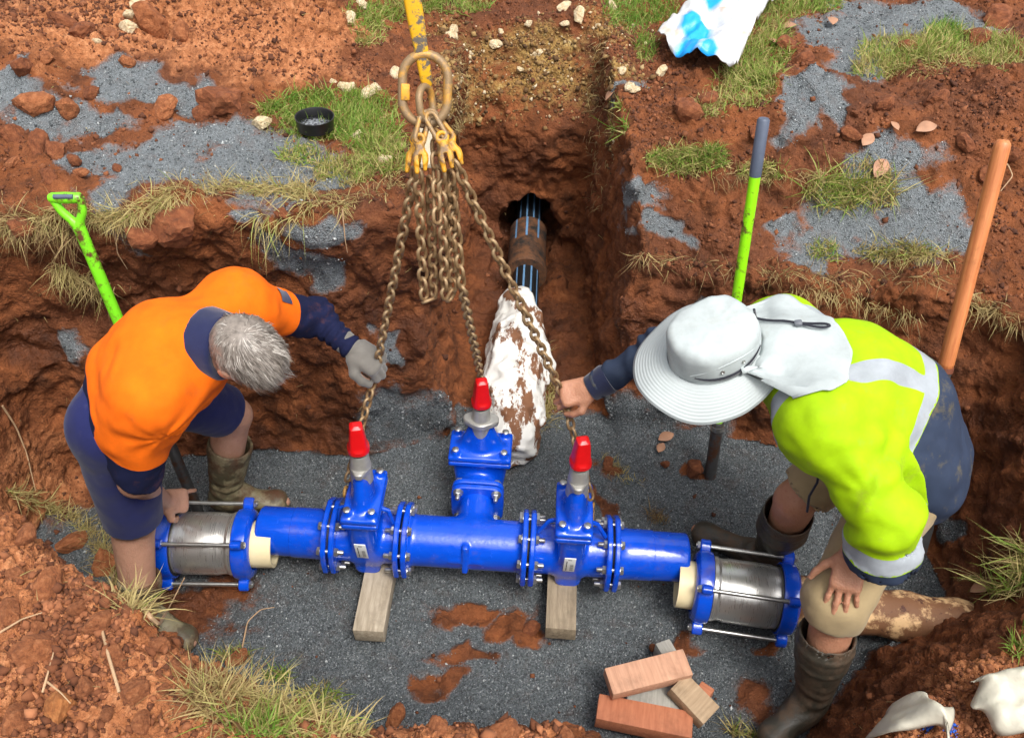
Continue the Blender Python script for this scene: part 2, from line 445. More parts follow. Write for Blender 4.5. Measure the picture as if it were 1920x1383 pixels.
attr(me, 'mask', np.stack([gm, cm, dm, wm], 1), 'FLOAT_COLOR')
attr(me, 'dryness', sstep(-1.0, -.6, TV[:, 2]))
ground = obj('ground', me, M_ground); tag(ground, 'red soil ground cut by a trench with grey crusher dust floor', 'ground', kind='structure')
# the paddock beyond, out to the horizon
def ring():
    V, F = [], []
    lo = [(-3.27, .28), (3.27, .28), (3.27, 5.57), (-3.27, 5.57)]
    for s in (0, 6, 60, 250):
        for (x, y) in lo:
            V.append((x+s*np.sign(x), y+s*(1 if y > 1 else -1), -.03 if s == 0 else -.05))
    for r in range(3):
        for k in range(4): F.append((r*4+k, r*4+(k+1) % 4, r*4+4+(k+1) % 4, r*4+4+k)[::-1])
    return V, F
_v, _f = ring()
mw = NT('paddock'); mw.set(Base_Color=mw.mix(mw.tex(1.3, 8, .7), (.16, .06, .028), (.085, .12, .03)), Roughness=.95)
tag(obj('paddock', mk_mesh('paddock', _v, _f, False), mw.m), 'open ground of grass and red soil around the trench', 'ground', kind='structure')
# ================================================================== shape builders
def lathe(prof, n=48, axis='X', cap=True):
    """prof: [(s, r)] revolved round local axis"""
    V, F = [], []
    for s, r in prof:
        for k in range(n):
            a = 2*math.pi*k/n; c, q = r*math.cos(a), r*math.sin(a)
            V.append({'X': (s, c, q), 'Y': (q, s, c), 'Z': (c, q, s)}[axis])
    for i in range(len(prof)-1):
        for k in range(n): F.append((i*n+k, i*n+(k+1) % n, (i+1)*n+(k+1) % n, (i+1)*n+k)[::-1])
    if cap:
        F.append(tuple(range(n))); F.append(tuple((len(prof)-1)*n+k for k in range(n))[::-1])
    return np.array(V), F
def rbox(size, bev=.004, c=(0, 0, 0), seg=2):
    bm = bmesh.new(); bmesh.ops.create_cube(bm, size=1.0)
    for v in bm.verts: v.co = Vector((v.co.x*size[0], v.co.y*size[1], v.co.z*size[2]))
    if bev: bmesh.ops.bevel(bm, geom=bm.edges[:], offset=bev, segments=seg, profile=.5, affect='EDGES')
    for v in bm.verts: v.co += Vector(c)
    bm.verts.index_update()
    V = np.array([v.co[:] for v in bm.verts]); F = [tuple(v.index for v in f.verts) for f in bm.faces]; bm.free()
    return V, F
def prism(outline, z0, z1, bev=0.0):
    """outline [(x,y)] ccw -> extruded along Z, with a small chamfer"""
    n = len(outline); o = np.array(outline, float); c = o.mean(0)
    lv = [(z0, 0), (z1, 0)] if not bev else [(z0, bev), (z0+bev, 0), (z1-bev, 0), (z1, bev)]
    V, F = [], []
    for z, b in lv:
        d = o-c; L = np.linalg.norm(d, axis=1)[:, None]
        for q in c+d*(1-b/np.maximum(L, 1e-6)): V.append((q[0], q[1], z))
    for i in range(len(lv)-1):
        for k in range(n): F.append((i*n+k, i*n+(k+1) % n, (i+1)*n+(k+1) % n, (i+1)*n+k))
    F.append(tuple(range(n))[::-1]); F.append(tuple((len(lv)-1)*n+k for k in range(n)))
    return np.array(V), F
def superell(a, b, e=4, n=40): return [(a*abs(math.cos(t))**(2/e)*np.sign(math.cos(t)), b*abs(math.sin(t))**(2/e)*np.sign(math.sin(t))) for t in (2*math.pi*k/n for k in range(n))]
def loft(sections, cap=True):
    """sections: list of (n,3) rings"""
    n = len(sections[0]); V = np.vstack(sections); F = []
    for i in range(len(sections)-1):
        for k in range(n): F.append((i*n+k, i*n+(k+1) % n, (i+1)*n+(k+1) % n, (i+1)*n+k))
    if cap: F.append(tuple(range(n))[::-1]); F.append(tuple((len(sections)-1)*n+k for k in range(n)))
    return V, F
def tube(path, rad, n=8, cap=True):
    P = np.asarray(path, float); m = len(P)
    rad = np.full(m, rad) if np.isscalar(rad) else np.asarray(rad)
    T = np.gradient(P, axis=0); T /= np.linalg.norm(T, axis=1)[:, None]
    u = np.cross(T[0], [0, 0, 1.]); u = u/np.linalg.norm(u) if np.linalg.norm(u) > 1e-3 else np.array([1., 0, 0])
    S = []
    for i in range(m):
        u = u-T[i]*(u@T[i]); u /= np.linalg.norm(u); v = np.cross(T[i], u)
        a = 2*math.pi*np.arange(n)/n
        S.append(P[i]+rad[i]*(np.cos(a)[:, None]*u+np.sin(a)[:, None]*v))
    return loft(S, cap)
def rotm(ax, a):
    return np.array(Matrix.Rotation(a, 3, ax))
def frame(x=None, z=None, y=None):
    """orthonormal columns from two given directions"""
    if x is not None and z is not None:
        z = np.asarray(z, float)/np.linalg.norm(z); x = np.asarray(x, float); x = x-z*(x@z); x /= np.linalg.norm(x); return np.stack([x, np.cross(z, x), z], 1)
def xf(vf, Rm=np.eye(3), t=(0, 0, 0)): return np.asarray(vf[0])@np.asarray(Rm).T+np.asarray(t), vf[1]
def add(name, vf, mat, parent, smooth=True, auto=40):
    me = mk_mesh(name, vf[0], vf[1] if not isinstance(vf[1], np.ndarray) else vf[1], smooth)
    if smooth and auto: sharp(me, auto)
    return obj(name, me, mat, parent)
def sharp(me, ang):
    bm = bmesh.new(); bm.from_mesh(me); bmesh.ops.recalc_face_normals(bm, faces=bm.faces[:])
    for e in bm.edges:
        if len(e.link_faces) == 2 and e.calc_face_angle(0) > R(ang): e.smooth = False
    bm.to_mesh(me); bm.free()

# ================================================================== materials
def blue_paint():
    t = NT('blue_epoxy'); n = t.tex(18, 5)
    c = t.mix(n, (.001, .052, .50), (.002, .085, .66))
    dirt = t.ramp(t.tex(7, 7, .7), [(.55, 0.0), (.75, 1.0)])
    c = t.mix(t.math('MULTIPLY', dirt, .45), c, (.17, .11, .075))
    t.set(Base_Color=c, Roughness=t.ramp(t.tex(30, 4), [(.3, .14), (.8, .34)]), Specular_IOR_Level=.6, Coat_Weight=.35, Coat_Roughness=.12)
    t.bump(t.tex(55, 4), .18, .006); return t.m
M_blue = blue_paint()
M_steel = simple('zinc_steel', (.55, .55, .53), .32, .9, .25, 60, .2, 300)
def stainless():
    t = NT('stainless'); mp = t.new('ShaderNodeMapping'); mp.inputs['Scale'].default_value = (60, 3, 3); t.link(t.co(), mp.inputs[0])
    n = t.tex(6, 5, vec=mp.outputs[0])
    t.set(Base_Color=t.mix(n, (.56, .55, .52), (.78, .77, .74)), Metallic=.85, Roughness=t.ramp(n, [(.3, .24), (.7, .40)]))
    t.bump(n, .03, .002); return t.m
M_stain = stainless()
M_rubber = simple('black_rubber', (.012, .012, .012), .6)
M_red = simple('red_plastic', (.62, .006, .008), .35, 0, .12, 30)
M_greycast = simple('grey_casting', (.42, .41, .38), .42, .5, .2, 40, .3, 200)
M_cream = simple('cream_pvc', (.78, .66, .40), .45, 0, .12, 12)
M_label = simple('white_label', (.78, .80, .80), .4, 0, .04)
M_ink = simple('ink', (.02, .02, .025), .6)
def wood(name, a, b, scale=(3, 22, 22), rough=.75, axis=None, bump=.5):
    t = NT(name); mp = t.new('ShaderNodeMapping'); mp.inputs['Scale'].default_value = scale; t.link(t.co('Object'), mp.inputs[0])
    n = t.tex(3.0, 7, .65, vec=mp.outputs[0]); k = t.tex(1.2, 4)
    c = t.ramp(n, [(.25, a), (.7, b)]); c = t.mix(t.math('MULTIPLY', t.ramp(t.tex(9, 6, .7), [(.52, 0.0), (.75, 1.0)]), .5), c, tuple(x*.35 for x in a))
    t.set(Base_Color=c, Roughness=rough); t.bump(n, bump, .004); return t.m
M_grey_wood = wood('weathered_wood', (.20, .155, .10), (.47, .40, .30), (22, 2.5, 22))
M_brown_wood = wood('wet_brown_wood', (.13, .095, .06), (.34, .27, .18), (22, 2.5, 22))
M_pink_wood = wood('pink_hardwood', (.40, .20, .12), (.60, .34, .22), (3, 26, 26))
M_red_wood = wood('red_hardwood', (.33, .10, .045), (.50, .19, .095), (3, 26, 26))
M_tan_wood = wood('tan_hardwood', (.27, .18, .10), (.46, .33, .21), (3, 26, 26))
M_ash_wood = wood('ash_grey_wood', (.24, .23, .20), (.40, .38, .33), (3, 26, 26))

# ================================================================== the blue tee assembly
AZ = -1.01
A0 = np.array([-.113, 1.955, AZ]); YAW = R(-1.5)
RA = rotm('Z', YAW)
asm = thing('pipe_assembly', 'blue cast iron tee with three red-capped gate valves hanging from the chain sling', 'pipe fitting', tuple(A0))
def W(vf, t=(0, 0, 0), Rm=np.eye(3)):   # local assembly coords -> world
    V, F = xf(vf, Rm, t); return V@RA.T+A0, F
PR, FR = .088, .135
BOLT = None
def bolt_mesh(L):
    hexa = [(.0155*math.cos(R(60*k)), .0155*math.sin(R(60*k))) for k in range(6)]
    a = prism(hexa, -L/2-.012, -L/2, .002); b = prism(hexa, L/2, L/2+.014, .002)
    w1 = lathe([(-L/2, .019), (-L/2+.003, .019)], 16, 'Z'); w2 = lathe([(L/2-.003, .019), (L/2, .019)], 16, 'Z')
    s = lathe([(-L/2, .0085), (L/2+.030, .0085), (L/2+.034, .0065)], 12, 'Z')
    V, F = join(a, b, w1, w2, s)
    me = mk_mesh('bolt', V, F, True); sharp(me, 30); me.materials.append(M_steel); return me
BM = bolt_mesh(.048)
def put_bolt(pos, dirn, parent):
    """pos, dirn in assembly coords"""
    o = bpy.data.objects.new('bolt', BM); COL.objects.link(o)
    p = RA@np.asarray(pos)+A0; d = RA@np.asarray(dirn)
    o.parent = parent; o.location = Vector(p)-world_off(parent)
    q = Vector(d).to_track_quat('Z', 'Y'); o.rotation_mode = 'QUATERNION'; o.rotation_quaternion = q
def flange(s, th=.019, r=FR):
    # ring with 8 slight bolt lobes
    n = 96; S = []
    rr = [r*(1+.035*max(0, math.cos(8*2*math.pi*k/n+math.pi))**2) for k in range(n)]
    for x, b in ((s-th/2, .004), (s-th/2+.004, 0), (s+th/2-.004, 0), (s+th/2, .004)):
        S.append(np.array([(x, (rr[k]-b)*math.cos(2*math.pi*k/n), (rr[k]-b)*math.sin(2*math.pi*k/n)) for k in range(n)]))
    return loft(S)
JX = [-.502, -.247, .198, .497]     # flange joints along the run, measured from the tee centre
XL, XR = -.770, .768
for j, s in enumerate(JX):
    add('gasket', W(lathe([(s-.003, .112), (s+.003, .112)], 40)), M_rubber, asm)
    for k in range(8):
        a = R(22.5+45*k)
        put_bolt((s, .114*math.cos(a), .114*math.sin(a)), (1 if j in (0, 2) else -1, 0, 0), asm)
def spig(x0, x1, sgn):
    s = x1 if sgn > 0 else x0
    e = x0 if sgn > 0 else x1
    f0 = s-sgn*.0125
    pr = [(e, .060), (e, PR-.010), (e+sgn*.006, PR-.002), (e+sgn*.012, PR), (e+sgn*.125, PR), (e+sgn*.127, PR+.0025), (f0-sgn*.05, PR+.003), (f0-sgn*.02, PR+.006), (f0, PR+.018)]
    if sgn < 0: pr = pr
    return pr
for e0, jx, sgn in ((XL, JX[0], 1), (XR, JX[3], -1)):
    p = add('flanged_spigot', W(lathe(spig(e0, jx, 1) if sgn > 0 else spig(jx, e0, -1), 64)), M_blue, asm)
    add('flange', W(flange(jx-sgn*.0125)), M_blue, p)
# tee body
def tee_sdf(q):
    d = s_cone(q, (JX[1]+.02, 0, 0), (JX[2]-.02, 0, 0), PR+.004, PR+.004)
    d = smin(d, s_cone(q, (0, 0, 0), (0, .175, 0), .066, .066), .035)
    for s in (JX[1]+.0125, JX[2]-.0125):
        d = smin(d, np.maximum(np.abs(q[:, 0]-s)-.012, np.sqrt(q[:, 1]**2+q[:, 2]**2)-(PR+.018)), .02)
    d = np.maximum(d, np.maximum(JX[1]+.006-q[:, 0], q[:, 0]-JX[2]+.006))
    d = np.maximum(d, q[:, 1]-.186)
    # raised cross on the front of the body
    d = np.minimum(d, s_box(q, (-.02, -.078, .022), (.012, .020, .058), rotm('X', R(-14)), .003))
    d = np.minimum(d, s_box(q, (-.02, -.082, .012), (.062, .012, .010), rotm('X', R(-14)), .003))
    return d
V, Q = nets(tee_sdf, (JX[1]-.01, -.12, -.13), (JX[2]+.02, .21, .13), .0052)
tee = add('tee', W((relax(V, Q, 2, .4), Q)), M_blue, asm, True, 0)
for s in (JX[1]+.0125, JX[2]-.0125): add('flange', W(flange(s)), M_blue, tee)
BR = .198
sq = superell(.098, .098, 5, 48)
YZ = np.array([[1, 0, 0], [0, 0, -1], [0, 1, 0]]).T   # prism Z -> assembly Y
def sqflange(y0, y1): V, F = prism(sq, 0, y1-y0, .004); return V@np.array([[1, 0, 0], [0, 0, 1], [0, 1, 0]])+[0, y0, 0], F
add('flange', W(sqflange(.176, .195)), M_blue, tee)
for cx in (-1, 1):
    for cz in (-1, 1): put_bolt((cx*.070, BR, cz*.070), (0, -1, 0), asm)
add('gasket', W(lathe([(BR-.003, .075), (BR+.003, .075)], 32, 'Y')), M_rubber, asm)

def gate_valve(s, flow, half, w_body, depth_b, zb, zt, name='gate_valve', fl=True, br=PR):
    """s: centre in assembly coords; flow 'X' or 'Y'"""
    Rv = np.eye(3) if flow == 'X' else rotm('Z', R(90))
    def body(q):
        d = s_cone(q, (-half, 0, 0), (half, 0, 0), br+.002, br+.002)
        d = np.maximum(d, np.abs(q[:, 0])-half+.012)
        b = s_box(q, (0, 0, (zb-.118)/2), (w_body/2, depth_b/2-.012, (zb+.118)/2), None, .03)
        # belly: narrower low down
        d = smin(d, smax(b, np.abs(q[:, 1])-(depth_b/2-.035+.20*np.maximum(q[:, 2]+.06, 0)), .02), .022)
        d = smin(d, s_box(q, (0, 0, zb-.012), (w_body/2+.016, depth_b/2, .012), None, .008), .008)       # bonnet seat
        return d
    def bonnet(q):
        z = q[:, 2]; h = np.clip((z-zb)/(zt-zb), 0, 1)
        d = s_box(q, (0, 0, zb+.014), (w_body/2+.016, depth_b/2, .012), None, .008)
        a = w_body/2+.004-(w_body/2-.026)*h**.7; bb = depth_b/2-.03-(depth_b/2-.06)*h**.8
        e = (np.sqrt((q[:, 0]/a)**2+(q[:, 1]/bb)**2)-1)*np.minimum(a, bb)
        d = smin(d, np.maximum(e, np.maximum(z-zt, zb-z)), .022)
        for sy in (-1, 1):       # corner bosses for the bonnet screws
            for sx in (-1, 1): d = smin(d, s_cone(q, (sx*(w_body/2-.006), sy*(depth_b/2-.028), zb+.01), (sx*(w_body/2-.006), sy*(depth_b/2-.028), zb+.036), .017, .015), .01)
            d = smin(d, s_cone(q, (0, sy*(depth_b/2-.05), zb+.02), (0, sy*.03, zt-.03), .020, .014), .02)     # webs
        return d
    b = max(half, depth_b/2)+.03
    lo, hi = (-b, -b, -.13), (b, b, zt+.03)
    V, Q = nets(body, lo, hi, .0056)
    T = lambda vf: W(vf, s, Rv)
    v = add(name, T((relax(V, Q, 2, .4), Q)), M_blue, asm, True, 0)
    V, Q = nets(bonnet, (lo[0], lo[1], zb-.02), hi, .005)
    bo = add('bonnet', T((relax(V, Q, 2, .4), Q)), M_blue, v, True, 0)
    for sx in (-1, 1):
        for sy in (-1, 1):
            add('screw_plug', T(xf(lathe([(0, .0125), (.005, .0125), (.007, .010)], 14, 'Z'), t=(sx*(w_body/2-.006), sy*(depth_b/2-.028), zb+.0475))), M_label if False else M_steel, v)
    if fl:
        for e in (-1, 1):
            add('flange', T(flange(e*(half-.0125))), M_blue, v)
            # thin rib arcs tying bonnet seat and flange
            pth = [(e*(w_body/2+.006), -.02, zb-.015), (e*(w_body/2+.035), -.02, zb-.028), (e*(half-.03), -.02, .118)]
            add('rib', T(tube(pth, .008, 8)), M_blue, v)
    # gland collar with two ears, stem, red cap
    ears = [(.052*math.cos(t), .029*math.sin(t)*(1+.25*math.cos(2*t)**2)) for t in (2*math.pi*k/40 for k in range(40))]
    ears = [(y, x) for x, y in ears][::-1] if flow == 'X' else [(y*1.25, x*1.25) for x, y in ears][::-1]
    add('gland_collar', T(join(prism(ears, zt-.002, zt+.024, .004), lathe([(zt+.022, .036), (zt+.03, .033), (zt+.075, .031), (zt+.080, .028)], 32, 'Z'), lathe([(zt-.05, .038), (zt, .036)], 32, 'Z'))), M_greycast, v)
    add('stem_seal', T(lathe([(zt+.078, .023), (zt+.100, .023)], 24, 'Z')), M_rubber, v)
    z0 = zt+.094
    S = []
    for z, a, e in ((z0, .033, 2.4), (z0+.004, .036, 2.4), (z0+.018, .036, 2.6), (z0+.026, .031, 4), (z0+.034, .029, 5), (z0+.100, .0225, 5), (z0+.112, .020, 5), (z0+.119, .010, 4)):
        S.append(np.array([(x, y, z) for x, y in superell(a, a, e, 40)]))
    cap = T(xf(loft(S), rotm('Z', R(14))))
    add('spindle_cap', cap, M_red, v, True, 28)
    return v, T
HALF = [(JX[1]-JX[0])/2-.003, (JX[3]-JX[2])/2-.003]
for s, hf in (((JX[0]+JX[1])/2, HALF[0]), ((JX[2]+JX[3])/2, HALF[1])):
    v, T = gate_valve((s, 0, 0), 'X', hf, .095, .235, .215, .375)
    # sticker on the front of the body
    y = -.082-.002
    Lf = lambda x, z, o=0: (x, -.0925-.19*(z+.06)*(z > -.06)-o, z)
    lab = rbox((.040, .003, .108), .0012); Rt = rotm('X', R(11.3))
    st = add('label_sticker', T(xf(lab, Rt, (-.004, -.1125, .070))), M_label, v, True, 30)
    bars = []
    for k in range(9):
        wv = .0012+.0012*((k*7) % 3 == 0)
        bars.append(xf(rbox((.012, .0006, wv), 0, (0.008, 0, 0)), t=(0, 0, -.042+k*.0058)))
    for k in range(3): bars.append(xf(rbox((.003, .0006, .022), 0, (-.010, 0, 0)), t=(0, 0, -.034+k*.026)))
    bars.append(xf(rbox((.013, .0006, .004), 0), t=(0, 0, .040)))
    add('label_print', T(xf(join(*bars), Rt, (-.004, -.1143, .0704))), M_ink, v, False)
gate_valve((0, BR+.135, 0), 'Y', .13, .115, .235, .135, .285, fl=False, br=.066)

# the branch valve's square flanges and its blue end
vbr = [o for o in asm.children if o.name.startswith('gate_valve')][-1]
add('flange', W(sqflange(BR+.004, BR+.023)), M_blue, vbr)
add('flange', W(sqflange(BR+.245, BR+.262)), M_blue, vbr)

# ================================================================== stainless couplings on the cut pipe ends
def coupling(c, yaw, label, flip, L=.31):
    Rc = rotm('Z', yaw); T = lambda vf: xf(vf, Rc, c)
    t = thing('pipe_coupling', label, 'pipe coupling', tuple(c))
    h = L/2; f = flip
    pr = [(-h+.02, .100), (-h+.03, .113), (-h+.045, .113), (-h+.055, .108), (-h+.075, .108), (-h+.085, .111), (h-.06, .111), (h-.05, .108), (h-.02, .106)]
    if f < 0: pr = [(-s, r) for s, r in pr][::-1]
    add('sleeve', T(lathe(pr, 72)), M_stain, t, True, 25)
    for e in (-1, 1):
        add('rubber_gasket', T(lathe([(e*(h-.032), .104), (e*(h-.032), .116), (e*(h-.012), .116), (e*(h-.012), .104)], 48)), M_rubber, t)
        rp = [(e*(h-.03), .117), (e*(h-.028), .124), (e*(h-.008), .128), (e*(h+.018), .124), (e*(h+.028), .112), (e*(h+.030), .092), (e*(h-.01), .090)]
        ring_ = lathe(rp, 64, cap=False)
        g = add('end_ring', T(ring_), M_blue, t, True, 35)
        for k in range(4):
            a = R(38+90*k)
            ov = [(.020*math.cos(u)*.85, .026*math.sin(u)) for u in (2*math.pi*i/20 for i in range(20))]
            V, F = prism(ov, -.018, .018, .004)
            V = V@np.array([[0, 1, 0], [0, 0, 1], [1, 0, 0]]).T[[0, 1, 2]] if False else np.stack([V[:, 2], V[:, 0], V[:, 1]], 1)
            V = V@rotm('X', a-R(90)).T+np.array([e*(h-.002), .140*math.cos(a), .140*math.sin(a)])
            add('lug', T((V, F)), M_blue, g, True, 35)
    for k in range(4):
        a = R(38+90*k); y, z = .143*math.cos(a), .143*math.sin(a)
        rod = add('rod', T(xf(join(lathe([(-h-.03, .0075), (h+.03, .0075)], 12), ), t=(0, y, z))), M_steel, t)
        for e in (-1, 1):
            hx = [(.0135*math.cos(R(60*i)), .0135*math.sin(R(60*i))) for i in range(6)]
            V, F = prism(hx, 0, .012, .002); V = np.stack([e*(V[:, 2]+h+.016), V[:, 0], V[:, 1]], 1)+np.array([0, y, z])
            add('nut', T((V, F)), M_steel, rod, True, 25)
    return t, T
cL, cR = np.array([-1.062, 1.925, -1.035]), np.array([.846, 1.822, -1.045])
_, TL = coupling(cL, R(2), 'stainless and blue coupling beside the bare shin of the orange-shirted worker', -1, .275)
_, TR = coupling(cR, R(-7), 'stainless and blue coupling beside the black boot and khaki shorts', 1, .295)
def pipe_end(T, x0, x1, r=.084):
    return T(lathe([(x0, r), (x0+.004*np.sign(x1-x0), r), (x1, r), (x1, r-.011), (x0+(x1-x0)*.3, r-.011)], 48, cap=False))
for T, x0, x1, c, lab in ((TL, .05, .238, cL, 'cream plastic pipe stub poking out of the coupling towards the left spigot'), (TR, -.05, -.232, cR, 'cream plastic pipe stub poking out of the coupling by the khaki shorts')):
    o = add('pipe_stub', pipe_end(T, x0, x1), M_cream, None); 
    tag(o, lab if 'khaki' in lab else 'cream plastic pipe stub poking out of the coupling held by the bare hand', 'pipe')
def muddy_pipe():
    t = NT('muddy_cream_pipe')
    c = t.mix(t.ramp(t.tex(11, 7, .7), [(.42, 0.0), (.52, 1.0)]), (.62, .40, .20), (.17, .075, .032))
    c = t.mix(t.ramp(t.tex(24, 6, .7), [(.55, 0.0), (.62, 1.0)]), c, (.07, .022, .012))
    t.set(Base_Color=c, Roughness=.7); t.bump(t.tex(30, 6), .6, .008); return t.m
V, F = lathe([(x, .084+.006*math.sin(x*37)) for x in np.linspace(.03, .80, 24)], 40); o = add('old_pipe', TR((V, F)), muddy_pipe(), None)
tag(o, 'muddy cream old water pipe running from behind the khaki shorts into the red bank', 'pipe')
o = add('old_pipe', TL(lathe([(-.03, .084), (-.21, .084)], 40)), bpy.data.materials['muddy_cream_pipe'], None)
tag(o, 'muddy cut pipe end inside the coupling beside the bare shin', 'pipe')

# ================================================================== timber
def plank(name, ca, cb, w, th, mat, label, group=None, roll=0.0):
    """board from ca to cb (centres of its ends)"""
    ca, cb = np.array(ca, float), np.array(cb, float)
    L = np.linalg.norm(cb-ca); d = (cb-ca)/L
    V, F = rbox((w, L, th), .003)
    # slight warp and worn corners
    bmn = fbm(V*9+ca*5, 2)*.006; V = V+np.stack([bmn, 0*bmn, bmn*.6], 1)
    z = np.array([0, 0, 1.]); z = z-d*(z@d); z /= np.linalg.norm(z); x = np.cross(d, z)
    Rm = np.stack([x, d, z], 1)@rotm('Y', roll)
    me = mk_mesh(name, V, F); sharp(me, 30)
    o = obj(name, me, mat, None); o.matrix_world = Matrix.Translation(Vector((ca+cb)/2)) @ Matrix(Rm.tolist()).to_4x4()
    return tag(o, label, 'timber', group)
plank('timber_bearer', Wz(692, 1192, -1.15), (-.44, 2.16, -1.145), .105, .07, M_grey_wood, 'pale weathered timber bearer under the valve that the gloved worker steadies')
plank('timber_bearer', Wz(1051, 1188, -1.15), (.225, 2.13, -1.145), .108, .07, M_brown_wood, 'dark stained timber bearer under the valve beside the bare hand on the chain')
# ================================================================== people
def nrm(v): v = np.asarray(v, float); return v/np.linalg.norm(v)
class Sdf:
    def __init__(s): s.p = []
    def cone(s, a, b, ra, rb, k=.03):
        a, b = np.asarray(a, float), np.asarray(b, float)
        s.p.append((lambda p: s_cone(p, a, b, ra, rb), (a+b)/2, np.linalg.norm(a-b)/2+max(ra, rb), k)); return s
    def chain(s, pts, rads, k=.03):
        for i in range(len(pts)-1): s.cone(pts[i], pts[i+1], rads[i], rads[i+1], k)
        return s
    def ell(s, c, r, Rm=None, k=.03): s.p.append((lambda p: s_ell(p, c, r, Rm), np.asarray(c, float), max(r), k)); return s
    def box(s, c, r, Rm=None, rad=.01, k=.02): s.p.append((lambda p: s_box(p, c, r, Rm, rad), np.asarray(c, float), float(np.linalg.norm(r)), k)); return s
    def __call__(s, p):
        d = np.full(len(p), 1.0, np.float32)
        for f, c, r, k in s.p:
            m = ((p-c.astype(np.float32))**2).sum(1) < (r+.14)**2
            if m.any(): d[m] = smin(d[m], f(p[m]), k)
        return d
    def bounds(s, pad=.05):
        lo = np.min([c-r for _, c, r, _ in s.p], 0); hi = np.max([c+r for _, c, r, _ in s.p], 0); return lo-pad, hi+pad
def hand(S, wrist, d, n, thumb, curls, thumb_curl=.5, spread=.06, k=1.0, wr=.026):
    """palm with four unequal fingers and a thumb. d: wrist->knuckles, n: out of the back of the hand, thumb: +1/-1 side along w=d x n"""
    d = nrm(d); n = nrm(np.asarray(n)-d*(np.asarray(n)@d)); w_ = np.cross(d, n)*thumb
    wrist = np.asarray(wrist, float)
    Rm = np.stack([d, w_, n], 1)
    S.cone(wrist-d*.02, wrist+d*.03, wr, .027, .02)
    S.box(wrist+d*.055*k, (.046*k, .041*k, .0155), Rm, .014, .014)
    L = [(.045, .028, .022), (.050, .031, .023), (.046, .029, .022), (.036, .022, .019)]
    tips = []
    for i in range(4):
        off = (.030-.0195*i)*k
        p = wrist+d*(.092-.006*abs(i-1.2))*k+w_*off+n*.002
        cd = nrm(d+w_*spread*(1.4-i))
        r = (.0098, .0102, .0098, .0084)[i]
        S.cone(wrist+d*.05*k+w_*off*.8, p, .0125, r+.0022, .010)
        a = 0
        for j in range(3):
            a += curls[i][j]
            dd = nrm(math.cos(a)*cd-math.sin(a)*n)
            q = p+dd*L[i][j]*k
            S.cone(p, q, r*(1-.07*j)+.0006, r*(1-.07*(j+1)), .0035); p = q
        tips.append(p)
    p = wrist+d*.022*k+w_*.030*k-n*.004
    dd = nrm(d*.62+w_*.75-n*.25)
    S.cone(wrist+d*.03*k+w_*.01, p, .017, .0155, .012)
    for j, l in enumerate((.042, .034, .028)):
        q = p+dd*l*k; S.cone(p, q, .0145-.0018*j, .0132-.0018*j, .006 if j else .012); p = q
        dd = nrm(dd+thumb_curl*(d*.5-w_*.75-n*.45)*(1 if j == 0 else .8))
    return tips
def head(S, c, u, f, sc=1.0, chin=True):
    u = nrm(u); f = nrm(np.asarray(f)-u*(np.asarray(f)@u)); l = np.cross(u, f); Rm = np.stack([l, f, u], 1)
    c = np.asarray(c, float); at = lambda a, b, e: c+(l*a+f*b+u*e)*sc
    S.ell(at(0, -.012, .012), (.076*sc, .098*sc, .090*sc), Rm, .03)
    S.ell(at(0, .020, -.035), (.066*sc, .074*sc, .075*sc), Rm, .03)
    S.cone(at(0, .045, -.075), at(0, .068, -.100), .045*sc, .026*sc, .03)
    S.cone(at(-.045, .0, -.075), at(0, .065, -.105), .025*sc, .018*sc, .03); S.cone(at(.045, .0, -.075), at(0, .065, -.105), .025*sc, .018*sc, .03)
    S.cone(at(0, .088, -.004), at(0, .108, -.040), .009*sc, .0135*sc, .012)             # nose
    S.cone(at(-.012, .096, -.042), at(.012, .096, -.042), .008*sc, .008*sc, .008)
    S.cone(at(-.032, .080, .012), at(.032, .080, .012), .012*sc, .012*sc, .012)           # brow
    S.cone(at(-.020, .086, -.068), at(.020, .086, -.068), .007*sc, .007*sc, .006)         # lips
    S.cone(at(-.018, .085, -.079), at(.018, .085, -.079), .0075*sc, .0075*sc, .006)
    for e in (-1, 1):
        S.ell(at(e*.031, .077, -.010), (.013*sc, .012*sc, .010*sc), Rm, .004)
        S.ell(at(e*.081, -.012, -.018), (.010*sc, .020*sc, .032*sc), Rm@rotm('X', R(-12)), .006)
        S.ell(at(e*.086, -.020, -.010), (.006*sc, .014*sc, .024*sc), Rm, .006)
    return Rm, at
def skin_mat(name, a, b, spot):
    t = NT(name); n = t.tex(26, 5); c = t.mix(n, a, b)
    c = t.mix(t.math('MULTIPLY', t.ramp(t.tex(70, 4, .7), [(.55, 0.0), (.75, 1.0)]), .5), c, spot)
    t.set(Base_Color=c, Roughness=.58, Subsurface_Weight=.10, Subsurface_Radius=(.012, .005, .003), Subsurface_Scale=.5)
    v = t.new('ShaderNodeTexVoronoi', Scale=160.0); t.link(t.co(), v.inputs['Vector'])
    t.bump(t.math('ADD', v.outputs['Distance'], t.math('MULTIPLY', t.tex(45, 5), 1.5)), .30, .004); return t.m
